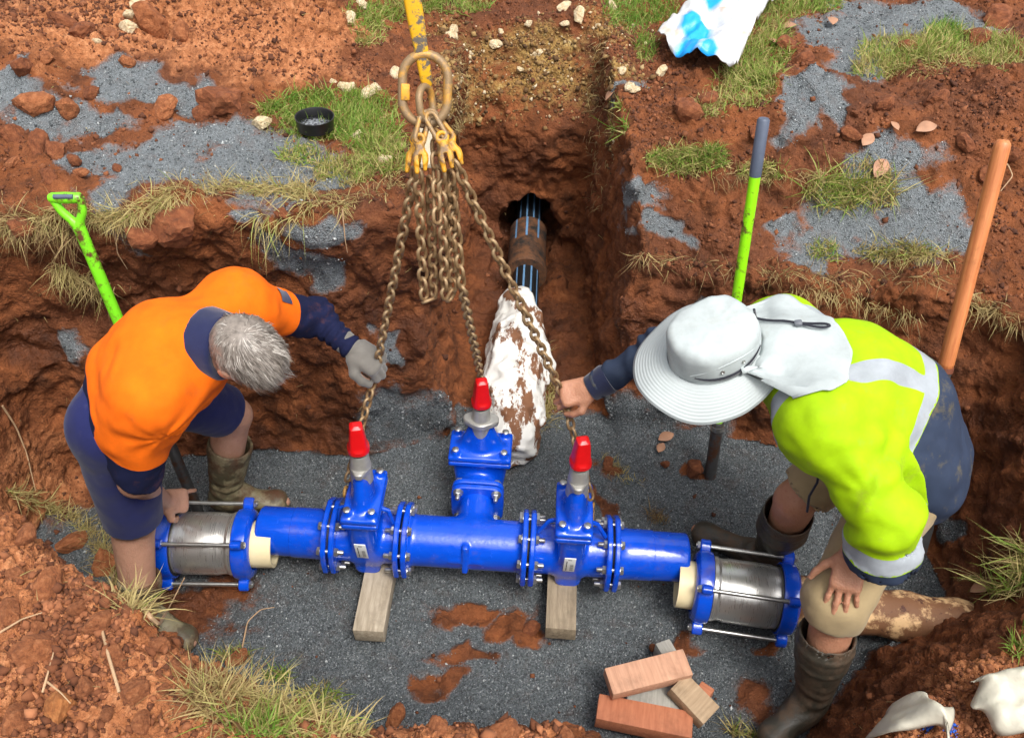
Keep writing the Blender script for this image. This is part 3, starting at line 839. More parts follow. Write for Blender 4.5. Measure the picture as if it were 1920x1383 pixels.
def cloth(name, cols, fields, rough=.85, weave=900, dirt=None, sheen=.3, dirt_amt=.5, seam=False):
    """cols: base colour + one per field (attribute > 0 means that colour shows)"""
    t = NT(name); c = cols[0]
    n = t.tex(14, 6, .65)
    for col, fld in zip(cols[1:], fields):
        fac = t.math('MULTIPLY', t.math('ADD', t.attr(fld).outputs['Fac'], .0006), 900, True)
        c = t.mix(fac, c, col)
    c = t.mix(1.0, c, t.ramp(n, [(.25, .80), (.75, 1.12)]), 'MULTIPLY')
    if dirt: c = t.mix(t.math('MULTIPLY', t.ramp(t.tex(11, 7, .75), [(.56, 0.0), (.76, 1.0)]), dirt_amt), c, dirt)
    if seam:
        sm_ = t.ramp(t.math('MULTIPLY', t.attr('seam').outputs['Fac'], 100.0), [(.35, 1.0), (.85, 0.0)])
        c = t.mix(t.math('MULTIPLY', sm_, .45), c, t.mix(1.0, c, (.45, .42, .40), 'MULTIPLY'))
    t.set(Base_Color=c, Roughness=rough, Specular_IOR_Level=.25, Sheen_Weight=sheen, Sheen_Roughness=.5)
    wv = t.tex(weave, 2); fold = t.tex(11, 4, .5)
    t.bump(t.math('ADD', t.math('MULTIPLY', wv, .06), t.math('MULTIPLY', fold, .8)), .35, .008); return t.m
def seam_field(V, f, lines):
    d = np.full(len(V), .1)
    for ln in lines:
        P = [march(f, *q)[0] for q in ln]
        for a_, b_ in zip(P[:-1], P[1:]): d = np.minimum(d, along(V, a_, b_)[1])
    return d
def mesh_sdf(name, f, lo, hi, h, mat, parent, sm=2):
    V, Q = nets(f, lo, hi, h)
    V = relax(V, Q, sm, .45)
    me = mk_mesh(name, V, Q); return obj(name, me, mat, parent), V, Q
def along(p, a, b):
    """(t 0..1 unclamped, distance) to the axis a->b"""
    a, b = np.asarray(a), np.asarray(b); ab = b-a; t = ((p-a)@ab)/(ab@ab)
    return t, np.linalg.norm(p-a-np.clip(t, 0, 1)[:, None]*ab, axis=1)
def folds(p, amp, fr=8., st=(1, 1, 1)):
    n = noise3(p*fr*np.asarray(st, np.float32)); r = 1-np.abs(noise3(p*fr*1.7*np.asarray(st, np.float32)+9))*2
    return (n*.9+r*.35+noise3(p*fr*2.7)*.3)*amp

def crease(p, a, b, depth_, w):
    t_, d_ = along(p, np.asarray(a, np.float32), np.asarray(b, np.float32)); return depth_*np.exp(-(d_/w)**2)*np.sin(np.pi*np.clip(t_, 0.02, .98))
def march(f, px, py, t0=1.5, t1=4.0):
    d = ray(px, py); d = d/np.linalg.norm(d); t = t0
    for _ in range(160):
        v = float(f(np.array([CAM+d*t], np.float32))[0])
        if v < .0008: break
        t += v*.7
        if t > t1: break
    p = CAM+d*t; e = .004
    g = np.array([float(f(np.array([p+np.eye(3)[k]*e], np.float32))[0])-float(f(np.array([p-np.eye(3)[k]*e], np.float32))[0]) for k in range(3)])
    return p, g/max(np.linalg.norm(g), 1e-9)
def boot(name, parent, knee, ankle, toe, top, mat, r_top=.072, rings=True, heel=.055):
    knee, ankle, toe = map(lambda v: np.asarray(v, float), (knee, ankle, toe))
    up = nrm(knee-ankle); tp = ankle+up*top
    fd = toe-ankle; fd[2] = 0; L = np.linalg.norm(fd); fd = fd/L
    S = Sdf(); S.cone(ankle, tp, .056, r_top, .03).cone(ankle+up*.14, ankle+up*.24, .066, r_top*.98, .02)
    S.cone(ankle-fd*.025-[0, 0, .035], ankle+fd*.05-[0, 0, .03], .047, .047, .03)
    S.cone(ankle+fd*.04-[0, 0, .03], toe-fd*.03, .048, .043, .04).ell(toe-fd*.035, (.052, .052, .036), None, .03)
    sole_z = min(ankle[2], toe[2])-.055
    def f(p):
        d = S(p)
        t = (p-tp)@up.astype(np.float32)
        if rings: d = d-.0035*sstep(.4, .9, np.sin(t*95))*(t > -.16)*(t < -.01)
        d = smax(d, t, .006)
        inn = s_cone(p, ankle+up*(top-.09), tp+up*.03, r_top-.018, r_top-.007)
        d = np.maximum(d, -inn)
        d = smax(d, sole_z-p[:, 2], .008)
        # sole welt and ankle creases
        d = d-.004*np.exp(-((p[:, 2]-sole_z-.018)/.007)**2)
        q = (p-ankle)@up.astype(np.float32)
        d = d+.004*np.sin(q*130+6*noise3(p*9))*np.exp(-((q-.05)/.06)**2)
        return d+folds(p, .0035, 10)
    lo, hi = S.bounds(.03)
    return mesh_sdf(name, f, lo, hi, .0065, mat, parent, 1)[0]
def boot_mat(name, a, b, mud, camo=None, tint=None):
    t = NT(name); c = t.mix(t.tex(10, 6, .7), a, b)
    if camo: c = t.mix(t.ramp(t.tex(13, 3), [(.48, 0.0), (.54, 1.0)]), c, camo)
    mz = t.ramp(t.tex(8, 7, .72), [(.45, 0.0), (.62, 1.0)]); c = t.mix(mz, c, mud)
    t.set(Base_Color=c, Roughness=t.ramp(mz, [(0, .42), (1, .85)])); t.bump(t.tex(40, 6, .7), .5, .006); return t.m
M_boot1 = boot_mat('camouflage_boot', (.05, .045, .025), (.12, .105, .06), (.085, .035, .015), (.22, .19, .11))
M_boot2 = boot_mat('muddy_black_boot', (.018, .018, .014), (.065, .055, .040), (.10, .060, .034))

# ------------------------------------------------------------------ worker in orange
def worker_orange():
    pel, nh, fh = np.array([-1.150, 1.89, -.29]), np.array([-1.155, 1.795, -.30]), np.array([-1.14, 1.985, -.32])
    nk, na, nt = np.array([-1.195, 1.765, -.72]), np.array([-1.225, 1.655, -1.09]), np.array([-1.06, 1.60, -1.15])
    fk, fa, ft = np.array([-.99, 2.235, -.69]), np.array([-1.085, 2.20, -1.09]), np.array([-.87, 2.215, -1.15])
    wst, chs, nck = np.array([-1.07, 1.885, -.175]), np.array([-.98, 1.900, -.10]), np.array([-.865, 1.890, -.030])
    ns, fs = np.array([-.990, 1.735, -.100]), np.array([-.83, 2.075, -.055])
    ne, nw = np.array([-1.095, 1.700, -.42]), np.array([-1.155, 1.895, -.765])
    fe, fw = np.array([-.655, 2.275, -.245]), np.array([-.525, 2.195, -.305])
    hc = np.array([-.715, 1.815, .005]); u, f = (.42, -.55, .72), (.62, -.10, -.77)
    t = thing('person', 'worker in orange and navy jersey with grey hair, bending to hold the coupling and chain', 'person', (-1.1, 1.9, -1.2))
    S = Sdf()
    Rm, at = head(S, hc, u, f, 1.03)
    S.chain([nck, at(0, -.03, -.06)], [.062, .058], .04)
    S.chain([pel, wst, chs, nck], [.135, .125, .13, .085], .06)
    S.cone(nh, ns, .10, .085, .05).cone(fh, fs, .10, .085, .05).cone(ns, fs, .07, .07, .05)
    S.chain([nh, nk, na+[0, 0, 0]], [.085, .058, .040], .03).chain([fh, fk, fa], [.085, .060, .040], .03)
    for k_, a_ in ((nk, na), (fk, fa)): S.cone(k_+(a_-k_)*.15+[-.02, 0, 0], k_+(a_-k_)*.55+[-.015, 0, 0], .052, .047, .04)
    for a_, t_ in ((na, nt), (fa, ft)): S.cone(a_-[0, 0, .02], t_, .036, .025, .03)
    S.chain([ns, ne, nw], [.056, .046, .030], .03).chain([fs, fe, fw], [.056, .046, .030], .03)
    # bare hand on the coupling, index finger out
    hd = nrm([.38, .62, -.60]); hn = nrm([-.15, -.55, .80])
    G = Sdf()
    hand(S, nw, [.42, .50, -.55], [-.05, -.62, .75], 1, [(.8, .95, .5), (.85, 1.0, .5), (.7, .9, .6), (.12, .2, .15)], .8, .05)
    # gloved hand closed round the chain
    for Z, k in ((S, .96), (G, 1.08)):
        hand(Z, fw, [.80, -.28, -.35], [.25, -.45, .80], 1, [(.95, 1.25, .8), (1.0, 1.3, .8), (1.05, 1.3, .8), (1.1, 1.3, .8)], .9, .03, k)
    lo, hi = S.bounds(.02)
    M_skin = skin_mat('ruddy_skin', (.38, .195, .125), (.52, .29, .20), (.36, .13, .08))
    mesh_sdf('body', S, lo, hi, .0062, M_skin, t, 1)
    # glove
    gw = lambda p: np.minimum(G(p)-.0035, s_cone(p, fw-nrm(fw-fe)*.0, fw+nrm(fe-fw)*.05, .036, .040))
    lo, hi = G.bounds(.03); mesh_sdf('glove', gw, lo-.03, hi+.03, .0042, cloth('grey_glove', [(.15, .14, .125)], [], .8, 600, (.10, .05, .03)), t, 1)
    # jersey
    J = Sdf()
    J.chain([pel+[.0, 0, .01], wst, chs, nck-nrm(nck-chs)*.02], [.132, .145, .162, .115], .07)
    J.cone(nh, ns, .108, .110, .06).cone(fh, fs, .108, .110, .06).cone(ns, fs, .105, .105, .06)
    J.cone(chs-[0, 0, .09], wst-[0.02, 0, .10], .10, .10, .06)
    J.chain([ns, ne], [.100, .078], .05).chain([ne, nw+(ne-nw)*.06], [.072, .050], .03)
    J.chain([fs, fe], [.098, .068], .05).chain([fe, fw+(fe-fw)*.10], [.064, .047], .03)
    neck_ax = nrm(at(0, -.03, -.06)-nck)
    hem_n = nrm(wst-pel).astype(np.float32); hem_p = pel-hem_n*.045
    cre = []
    for a_, b_, dp, w_ in [((318, 700), (205, 712), .010, .012), ((345, 770), (285, 720), .012, .012), ((330, 800), (300, 735), .009, .010), ((345, 690), (322, 790), .010, .010), ((212, 705), (345, 765), .006, .005), ((400, 700), (350, 800), .008, .012), ((210, 640), (235, 740), .006, .012), ((450, 540), (430, 570), .008, .012), ((470, 505), (440, 560), .007, .010), ((250, 820), (305, 800), .008, .010), ((180, 660), (215, 760), .006, .010)]:
        cre.append((march(J, *a_)[0], march(J, *b_)[0], dp*1.6, w_))
    def jf(p):
        d = J(p)
        d = d+folds(p, .015, 6.5)+.004*(1-2*np.abs(noise3(p*np.array([14, 5, 14], np.float32))))
        ta, da = along(p, ne, nw); tb, db = along(p, fe, fw)
        for tt, dd in ((ta, da), (tb, db)):
            d = d+.0055*np.sin(tt*30+5*noise3(p*10))*sstep(-.3, .1, tt)*(dd < .12)
        for a_, b_, dp, w_ in cre: d = d+crease(p, a_, b_, dp, w_)
        # drag lines from the near armpit
        q = p-(ns+np.array([.05, .02, -.07])).astype(np.float32); r = np.sqrt((q*q).sum(1)); an = np.arctan2(q[:, 2], q[:, 0])
        d = d+.007*np.sin(an*9)*np.exp(-(r/.13)**2)
        d = smax(d, -((p-hem_p.astype(np.float32))@hem_n)-.0, .012) if True else d
        d = smax(d, -(s_cone(p, nck-neck_ax*.02, nck+neck_ax*.2, .068, .085)), .01)
        return d
    lo, hi = J.bounds(.03)
    mat = cloth('orange_navy_jersey', [(.006, .009, .040), (.84, .145, .002)], ['orange'], .9, 800, (.26, .09, .03), .0, .32, True)
    o, V, Q = mesh_sdf('jersey', jf, lo, hi, .0072, mat, t, 2)
    sp, _ = along(V, pel, nck)
    lat = np.cross(hem_n, nrm(fs-ns))
    body_d = np.min([along(V, pel, chs)[1]-.0], 0)
    ta, da = along(V, ns, ne); tf, df = along(V, fs, fe); ta2, da2 = along(V, ne, nw); tf2, df2 = along(V, fe, fw)
    fld = sp-.26-.05*((V-pel)@nrm(fs-ns))/.2
    arm_n = (.62-ta)*np.linalg.norm(ne-ns); arm_f = (.60-tf)*np.linalg.norm(fe-fs)
    on_n = (ta > .35) & (da < .125) & (V[:, 2] < ns[2]-.07); on_f = (tf > .3) & (df < .12) & ((V-fs)@nrm(fe-fs) > .05)
    fld = np.where(on_n, arm_n, fld*.4); fld = np.where(on_f, arm_f, fld); fld = np.where((tf2 > -.05) & (df2 < .10) & (V[:, 0] > -.72), -.05, fld)
    fld = np.where((ta2 > .05) & (da2 < .10) & (V[:, 2] < -.42), -.05, fld)
    attr(o.data, 'orange', fld)
    attr(o.data, 'seam', seam_field(V, jf, [[(205, 712), (240, 730), (275, 745), (310, 758), (342, 768)], [(342, 768), (334, 730), (336, 700), (350, 660)], [(408, 578), (425, 550), (436, 520), (448, 497)], [(188, 818), (230, 846), (285, 838), (322, 806)], [(235, 560), (230, 610), (212, 660), (205, 712)]]))
    # navy collar
    cax = nrm(neck_ax+np.array([.1, .05, .1]))
    def cf(p):
        q = p-(nck+neck_ax*.028-np.array([.012, 0, .0])).astype(np.float32); h = q@neck_ax.astype(np.float32); r = np.sqrt(np.maximum((q*q).sum(1)-h*h, 0))
        d = np.sqrt(np.maximum(np.abs(r-(.088-.12*h))-.006, 0)**2+np.maximum(np.abs(h-.022)-.034, 0)**2)-.010
        return d+folds(p, .004, 12)
    M_navy = cloth('navy_knit', [(.012, .016, .060)], [], .9, 700)
    mesh_sdf('collar', cf, nck-.19, nck+.21, .0058, M_navy, t, 2)
    # sleeve pocket patch
    pc = fs+(fe-fs)*.40
    sd_ = nrm(fe-fs); pn = nrm(np.array([.1, -.35, .9])-sd_*(np.array([.1, -.35, .9])@sd_)); ss = np.cross(pn, sd_)
    n_ = 8; V = []; F = []
    for i in range(n_):
        for j in range(n_):
            V.append(pc+sd_*(.050*(i/(n_-1)-.5))+ss*(.052*(j/(n_-1)-.5)))
    V = np.array(V)
    for _ in range(30): V = V+pn*((.0035-jf(V.astype(np.float32)))*.8)[:, None]
    for i in range(n_-1):
        for j in range(n_-1): F.append((i*n_+j, (i+1)*n_+j, (i+1)*n_+j+1, i*n_+j+1))
    add('sleeve_patch', (np.array(V), F), M_navy, t, True, 0)
    # shorts
    Sh = Sdf(); Sh.chain([nh+[-.01, 0, .03], nk+(nh-nk)*.02], [.118, .094], .06).chain([fh+[-.01, 0, .03], fk+(fh-fk)*.02], [.118, .094], .06).cone(nh, fh, .118, .118, .05).cone(pel, wst-(wst-pel)*.3, .125, .12, .05)
    nhem, fhem = nk+(nh-nk)*.05, fk+(fh-fk)*.13
    def sf(p):
        d = Sh(p)+folds(p, .008, 8)
        for hp, a_, b_ in ((nhem, nh, nk), (fhem, fh, fk)):
            ax = nrm(np.asarray(b_)-a_).astype(np.float32); tt, dd = along(p, a_, b_)
            near = dd < .14
            cut = (p-hp.astype(np.float32))@ax
            d = np.where(near & (tt > .3), smax(d, cut, .006), d)
            inn = s_cone(p, hp-ax*.05, hp+ax*.03, .066, .074)
            d = np.maximum(d, -inn)
        return d
    lo, hi = Sh.bounds(.03)
    mesh_sdf('shorts', sf, lo, hi, .0075, cloth('navy_drill', [(.012, .016, .085)], [], .85, 500, (.22, .20, .18), .1, .22), t, 2)
    boot('boot', t, nk, na, nt, .17, M_boot1, .066, False)
    boot('boot', t, fk, fa, ft, .27, M_boot1, .080, False)
    # hair: an under-layer and loose strands combed away from the crown
    H = Sdf(); H.ell(at(0, -.014, .014), (.081*1.03, .103*1.03, .095*1.03), Rm, .02)
    fu, ff, fl = Rm[:, 2], Rm[:, 1], Rm[:, 0]
    def hairline(q): # >0 where hair grows
        a, b, e = q@fl, q@ff, q@fu
        ear = np.sqrt(((np.abs(a)-.085)/.03)**2+((b+.010)/.030)**2+((e+.020)/.036)**2)-1
        return np.minimum(np.minimum(e+.050-np.where(b > .0, b*.80, b*.55), .09-b+e*.4), ear*.03)
    def hf(p):
        q = (p-hc.astype(np.float32)); d = H(p)+folds(p, .003, 22)
        return smax(d, -hairline(q), .012)
    lo, hi = H.bounds(.02)
    M_hair = NT('grey_hair'); hv = M_hair.attr('shade').outputs['Fac']
    hn_ = M_hair.tex(120, 3)
    M_hair.set(Base_Color=M_hair.mix(1.0, M_hair.ramp(hv, [(0, (.085, .070, .058)), (.5, (.25, .215, .185)), (1, (.52, .48, .43))]), M_hair.ramp(hn_, [(.3, .8), (.7, 1.15)]), 'MULTIPLY'), Roughness=.45, Specular_IOR_Level=.4)
    HV, HQ = nets(hf, lo, hi, .0055); HV = relax(HV, HQ, 2, .4)
    r_ = np.random.default_rng(11); SV, SF, SH = [], [], []
    cr = at(0, -.045, .10)                       # crown whorl
    N = 0; tries = 0
    vs = r_.normal(size=(14000, 3)); vs /= np.linalg.norm(vs, axis=1)[:, None]
    pv = hc+(vs*np.array([.081, .103, .095])*1.03+np.array([0, -.014, .014])*1.03)@Rm.T
    wvs = np.stack([noise3(pv*34+o_) for o_ in (0, 40, 80)], 1); shs = noise3(pv*40)
    while N < 5200 and tries < 13990:
        tries += 1
        v = vs[tries]
        loc = np.array([v[0]*.081, -.014+v[1]*.103, .014+v[2]*.095])*1.03
        q = Rm@loc
        if hairline(q[None])[0] < .004: continue
        p = hc+q; nn = nrm(Rm@(v/np.array([.081, .103, .095])))
        away = p-cr; away = away-nn*(away@nn); la = np.linalg.norm(away)
        swirl = np.cross(nn, nrm(away) if la > 1e-3 else fl)
        wv_ = wvs[tries]
        dr = nrm(nrm(away if la > 1e-3 else ff)+swirl*.35+nn*.03+r_.normal(size=3)*.10+wv_*.9+ff*.45+np.array([0, 0, -.15]))
        L = r_.uniform(.026, .050)*(1.55 if loc[1] > .035 else 1.0)
        wv = r_.uniform(.0005, .0011); sd2 = nrm(np.cross(dr, nn))
        p0 = p-nn*.002; p1 = p0+dr*L*.5+nn*.0045; p2 = p1+nrm(dr-nn*.42+np.array([0, 0, -.20]))*L*.55
        b = len(SV); SV += [p0-sd2*wv, p0+sd2*wv, p1-sd2*wv*.9, p1+sd2*wv*.9, p2]
        SF += [(b, b+1, b+3, b+2), (b+2, b+3, b+4)]; s_ = np.clip(r_.normal(.50, .26)+.8*shs[tries], 0, 1); SH += [s_]*5; N += 1
    nV = len(HV); V = np.vstack([HV, np.array(SV)]); F = [tuple(q) for q in HQ.tolist()]+[tuple(i+nV for i in f_) for f_ in SF]
    me = mk_mesh('hair', V, F); attr(me, 'shade', np.concatenate([.40+.25*fbm(HV*60, 2), SH])); obj('hair', me, M_hair.m, t)
    d_ = nrm([.80, -.28, -.35]); n_ = nrm(np.array([.25, -.45, .80])-d_*(np.array([.25, -.45, .80])@d_))
    return dict(root=t, grip=fw+d_*.098-n_*.024)
LM = worker_orange()

# ------------------------------------------------------------------ worker in yellow with the sun hat
def worker_yellow():
    pel, nh, fh = np.array([1.205, 1.89, -.305]), np.array([1.190, 1.79, -.335]), np.array([1.185, 2.00, -.345])
    nk, na, nt = np.array([1.000, 1.545, -.645]), np.array([1.020, 1.455, -1.09]), np.array([.870, 1.335, -1.15])
    fk, fa, ft = np.array([.955, 1.93, -.66]), np.array([.985, 2.02, -1.09]), np.array([.745, 2.165, -1.15])
    wst, chs, nck = np.array([1.10, 1.895, -.180]), np.array([.955, 1.895, -.085]), np.array([.775, 1.925, -.035])
    ns, fs = np.array([.845, 1.715, -.06]), np.array([.805, 2.075, -.075])
    ne, nw = np.array([1.020, 1.535, -.235]), np.array([1.000, 1.570, -.450])
    se = np.array([1.058, 1.530, -.400])
    fe, fw = np.array([.47, 2.17, -.225]), np.array([.262, 2.125, -.37])
    hc = np.array([.560, 1.905, -.005]); u, f = (-.24, -.26, .92), (-.70, -.30, -.55)
    t = thing('person', 'worker in fluorescent yellow jacket and pale flap hat, gripping the chain', 'person', (1.1, 1.8, -1.2))
    S = Sdf(); Rm, at = head(S, hc, u, f, 1.03)
    S.chain([nck, at(0, -.03, -.06)], [.065, .06], .04)
    S.chain([pel, wst, chs, nck], [.145, .14, .14, .09], .06)
    S.cone(nh, ns, .10, .085, .05).cone(fh, fs, .10, .085, .05).cone(ns, fs, .07, .07, .05)
    S.chain([nh, nk, na], [.09, .062, .042], .03).chain([fh, fk, fa], [.09, .062, .042], .03)
    for k_, a_ in ((nk, na), (fk, fa)): S.cone(k_+(a_-k_)*.15+[.02, .01, 0], k_+(a_-k_)*.55+[.018, .01, 0], .055, .050, .04)
    for a_, t_ in ((na, nt), (fa, ft)): S.cone(a_-[0, 0, .02], t_, .036, .025, .03)
    S.chain([ns, ne, nw], [.058, .048, .034], .03).chain([fs, fe, fw], [.058, .048, .033], .03)
    hand(S, nw, [-.16, -.58, -.62], [-.33, -.50, .78], 1, [(.28, .30, .25), (.22, .30, .25), (.26, .3, .25), (.35, .35, .3)], .25, .11, 1.08, .030)
    hand(S, fw, [-.78, -.10, -.22], [-.05, -.55, .80], -1, [(.85, 1.3, .8), (.95, 1.35, .8), (1.0, 1.35, .8), (1.05, 1.35, .8)], .95, .03, 1.05, .029)
    lo, hi = S.bounds(.02)
    mesh_sdf('body', S, lo, hi, .0062, skin_mat('tanned_skin', (.36, .155, .085), (.52, .26, .16), (.30, .10, .055)), t, 1)
    # jacket
    J = Sdf()
    J.chain([pel, wst, chs, nck-nrm(nck-chs)*.0], [.165, .175, .172, .125], .08)
    J.cone(nh+[0, 0, .02], ns, .14, .120, .07).cone(fh+[0, 0, .02], fs, .14, .120, .07).cone(ns, fs, .112, .112, .06)
    J.cone(chs-[.03, 0, .10], wst-[.0, 0, .13], .12, .13, .07)
    J.cone(ns+[-.01, .05, -.10], chs+[-.06, -.02, -.20], .09, .075, .06)          # front hanging open
    J.chain([ns, ne], [.105, .096], .05).chain([ne, se+(se-ne)*.2], [.096, .116], .04)
    J.cone(nh+[.02, 0, -.03], fh+[.02, 0, -.03], .145, .145, .06).cone(pel+[.02, 0, -.02], pel+[.03, 0, -.16], .14, .13, .06)
    J.chain([fs, fe], [.100, .072], .05).chain([fe, fw+(fe-fw)*.12], [.068, .050], .03)
    neck_ax = nrm(at(0, -.03, -.06)-nck)
    hem_n = nrm(np.array([-.25, 0, 1.])).astype(np.float32); hem_p = pel+np.array([.0, 0, -.20])
    cuff = se; cax = nrm(se-ne).astype(np.float32)
    cre = []
    for a_, b_, dp, w_ in [((1505, 850), (1640, 830), .012, .012), ((1560, 860), (1690, 880), .012, .014), ((1560, 940), (1700, 920), .010, .012), ((1600, 870), (1580, 960), .010, .012), ((1640, 960), (1710, 940), .012, .012), ((1430, 800), (1450, 900), .012, .014), ((1470, 790), (1490, 890), .012, .013), ((1550, 840), (1740, 815), .006, .005), ((1520, 760), (1560, 850), .006, .005), ((1650, 880), (1660, 1000), .012, .014), ((1600, 1000), (1690, 985), .009, .012), ((1720, 700), (1790, 850), .010, .016), ((1760, 740), (1810, 860), .009, .016), ((1660, 640), (1720, 720), .008, .016)]:
        cre.append((march(J, *a_)[0], march(J, *b_)[0], dp*1.6, w_))
    def jf(p):
        d = J(p)+folds(p, .014, 6.0)+.005*(1-2*np.abs(noise3(p*np.array([6, 13, 13], np.float32))))
        ta, da = along(p, ns, ne); tb, db = along(p, fe, fw)
        d = d+.007*np.sin(ta*16+6*noise3(p*7))*sstep(.1, .5, ta)*(da < .16)
        d = d+.006*np.sin(tb*26+5*noise3(p*10))*sstep(-.6, .1, tb)*(db < .12)
        for a_, b_, dp, w_ in cre: d = d+crease(p, a_, b_, dp, w_)
        q = p-(ns+np.array([.10, .04, -.08])).astype(np.float32); r = np.sqrt((q*q).sum(1)); an = np.arctan2(q[:, 2], q[:, 0])
        d = d+.010*np.sin(an*8)*np.exp(-(r/.16)**2)
        d = smax(d, -((p-hem_p.astype(np.float32))@hem_n), .012)
        c = (p-cuff.astype(np.float32))@cax; tt, dd = along(p, ne, se)
        d = np.where((dd < .17) & (tt > .1), smax(d, c, .008), d)
        d = np.maximum(d, -s_cone(p, cuff-cax*.07, cuff+cax*.03, .080, .102))
        d = smax(d, -(s_cone(p, nck-neck_ax*.02, nck+neck_ax*.2, .072, .09)), .01)
        return d
    lo, hi = J.bounds(.03)
    mat = cloth('hivis_jacket', [(.33, .54, .0), (.024, .036, .068), (.33, .36, .39)], ['navy', 'tape'], .75, 700, (.26, .20, .05), .0, .5, True)
    o, V, Q = mesh_sdf('jacket', jf, lo, hi, .0075, mat, t, 2)
    L = np.linalg.norm(nck-pel); ax = nrm(nck-pel); lt = nrm(fs-ns)
    s = (V-pel)@ax; y = (V-(ns+fs)/2)@lt; up = nrm(np.cross(ax, lt)); h = (V-chs)@up; h = h if up[2] > 0 else -h
    ta, da = along(V, ns, ne); tb, db = along(V, ne, nw); fa_, fda = along(V, fs, fe); fb, fdb = along(V, fe, fw)
    LA = np.linalg.norm(nw-ne)
    nsl = (V-cuff)@nrm(se-ne)                               # 0 at near cuff, negative up the sleeve
    dT = np.minimum(along(V, pel, chs)[1]-.172, along(V, chs, nck)[1]-.16)
    dA = np.minimum(along(V, ns+(ne-ns)*.45, ne)[1]-.100, along(V, ne, se)[1]-.105)
    wn_ = sstep(-.012, .012, dT-dA)*(V[:, 1] < 1.80)
    on_f = ((fa_ > .30) & (fda < .13) & (V[:, 0] < .74)) | ((fb > -.1) & (fdb < .1))
    mixf = lambda a, b: a*(1-wn_)+b*wn_
    navy = mixf(np.clip(.17-s, -.05, .05), np.clip(nsl+.038, -.05, .05)); navy = np.where(on_f, .03, navy)
    brace = np.where(s > .17, .026-np.abs(y+.125+.05*(s-.4)), -.05)
    brace2 = np.where(s > .17, .024-np.abs(y-.15), -.05)
    tape = np.clip(np.maximum(np.maximum(.026-np.abs(s-.195), brace), brace2), -.05, .05)
    tape = mixf(tape, np.clip(.030-np.abs(nsl+.068), -.05, .05)); tape = np.where(on_f, -1, tape); tape = np.where(navy > 0, -1, tape)
    attr(o.data, 'navy', navy); attr(o.data, 'tape', tape); attr(o.data, 'seam', seam_field(V, jf, [[(1508, 850), (1555, 858), (1610, 838), (1670, 825), (1730, 832)], [(1505, 770), (1530, 810), (1555, 858)], [(1610, 870), (1618, 930), (1625, 1000)], [(1690, 640), (1735, 700), (1755, 790)], [(1420, 770), (1440, 840), (1480, 920)]]))
    # flap pocket on the sleeve
    def patch(name, c0, e1, e2, w, hgt, n, off, mat, nn=8):
        Vp, Fp = [], []
        for i in range(nn):
            for j in range(nn):
                Vp.append(c0+e1*(w*(i/(nn-1)-.5))+e2*(hgt*(j/(nn-1)-.5)))
        Vp = np.array(Vp)
        for _ in range(25): Vp = Vp+n*((off-jf(Vp.astype(np.float32)))*.7)[:, None]
        for i in range(nn-1):
            for j in range(nn-1): Fp.append((i*nn+j, (i+1)*nn+j, (i+1)*nn+j+1, i*nn+j+1))
        return add(name, (np.array(Vp), Fp), mat, t, True, 0)
    M_yel = cloth('hivis_pocket', [(.35, .54, .0)], [], .7, 700, (.5, .4, .08), .15, .2)
    c0, n0 = march(jf, 1602, 968); e2 = nrm(nw-ne); e2 = nrm(e2-n0*(e2@n0)); e1 = np.cross(n0, e2)
    patch('pocket', c0+e2*.03, e1, e2, .075, .085, n0, .004, M_yel); patch('pocket_flap', c0-e2*.012, e1, e2, .082, .042, n0, .010, M_yel)
    # ribbed navy cuff of the jumper on the far wrist
    cw = fw+(fe-fw)*.10; fx = nrm(fw-fe)
    add('cuff', xf(lathe([(-.04, .049), (-.03, .052), (.0, .047), (.030, .043), (.034, .038)], 40, 'Z'), frame(x=(0, 0, 1), z=fx), cw), cloth('navy_rib', [(.012, .016, .045)], [], .9, 300), t)
    add('drawcord', tube([chs+[-.03, -.10, -.26], chs+[-.025, -.11, -.31], chs+[-.03, -.105, -.38], chs+[-.02, -.11, -.45]], .004, 8), M_navy2, t)
    # shorts
    Sh = Sdf(); Sh.chain([nh+[.01, 0, .02], nk], [.125, .094], .06).chain([fh+[.01, 0, .02], fk], [.125, .094], .06).cone(nh, fh, .125, .125, .05).cone(pel, wst-(wst-pel)*.4, .14, .14, .05)
    nhem, fhem = nk+np.array([0, 0, -.075]), fk+(fh-fk)*.12
    def sf(p):
        d = Sh(p)+folds(p, .011, 8)
        for hp, a_, b_, ax_ in ((nhem, nh, nk, nrm(nk-nh)*.35+np.array([0, 0, -.8])), (fhem, fh, fk, nrm(fk-fh))):
            ax_ = nrm(ax_).astype(np.float32); tt, dd = along(p, a_, b_)
            d = np.where((dd < .16) & (tt > .4), smax(d, (p-hp.astype(np.float32))@ax_, .006), d)
            d = np.maximum(d, -s_cone(p, hp-ax_*.05, hp+ax_*.03, .080, .100))
        return d
    Sh.cone(nk, nk+[.004, -.01, -.10], .094, .092, .05)
    lo, hi = Sh.bounds(.03)
    mesh_sdf('shorts', sf, lo, hi, .0075, cloth('khaki_drill', [(.36, .27, .145)], [], .85, 500, (.22, .13, .06), .1, .3), t, 2)
    boot('boot', t, nk, na, nt, .315, M_boot2, .088); boot('boot', t, fk, fa, ft, .35, M_boot2, .088)
    # ---- hat
    M_hat = cloth('hat_canvas', [(.43, .475, .475)], [], .9, 900, (.30, .28, .24), .0, .5)
    fl, ff, fu = Rm[:, 0], Rm[:, 1], Rm[:, 2]
    base = at(0, -.006, .030)
    tl = R(4)
    P = lambda a, b, e: base+fl*a+ff*b+fu*e
    n = 72; S_ = []
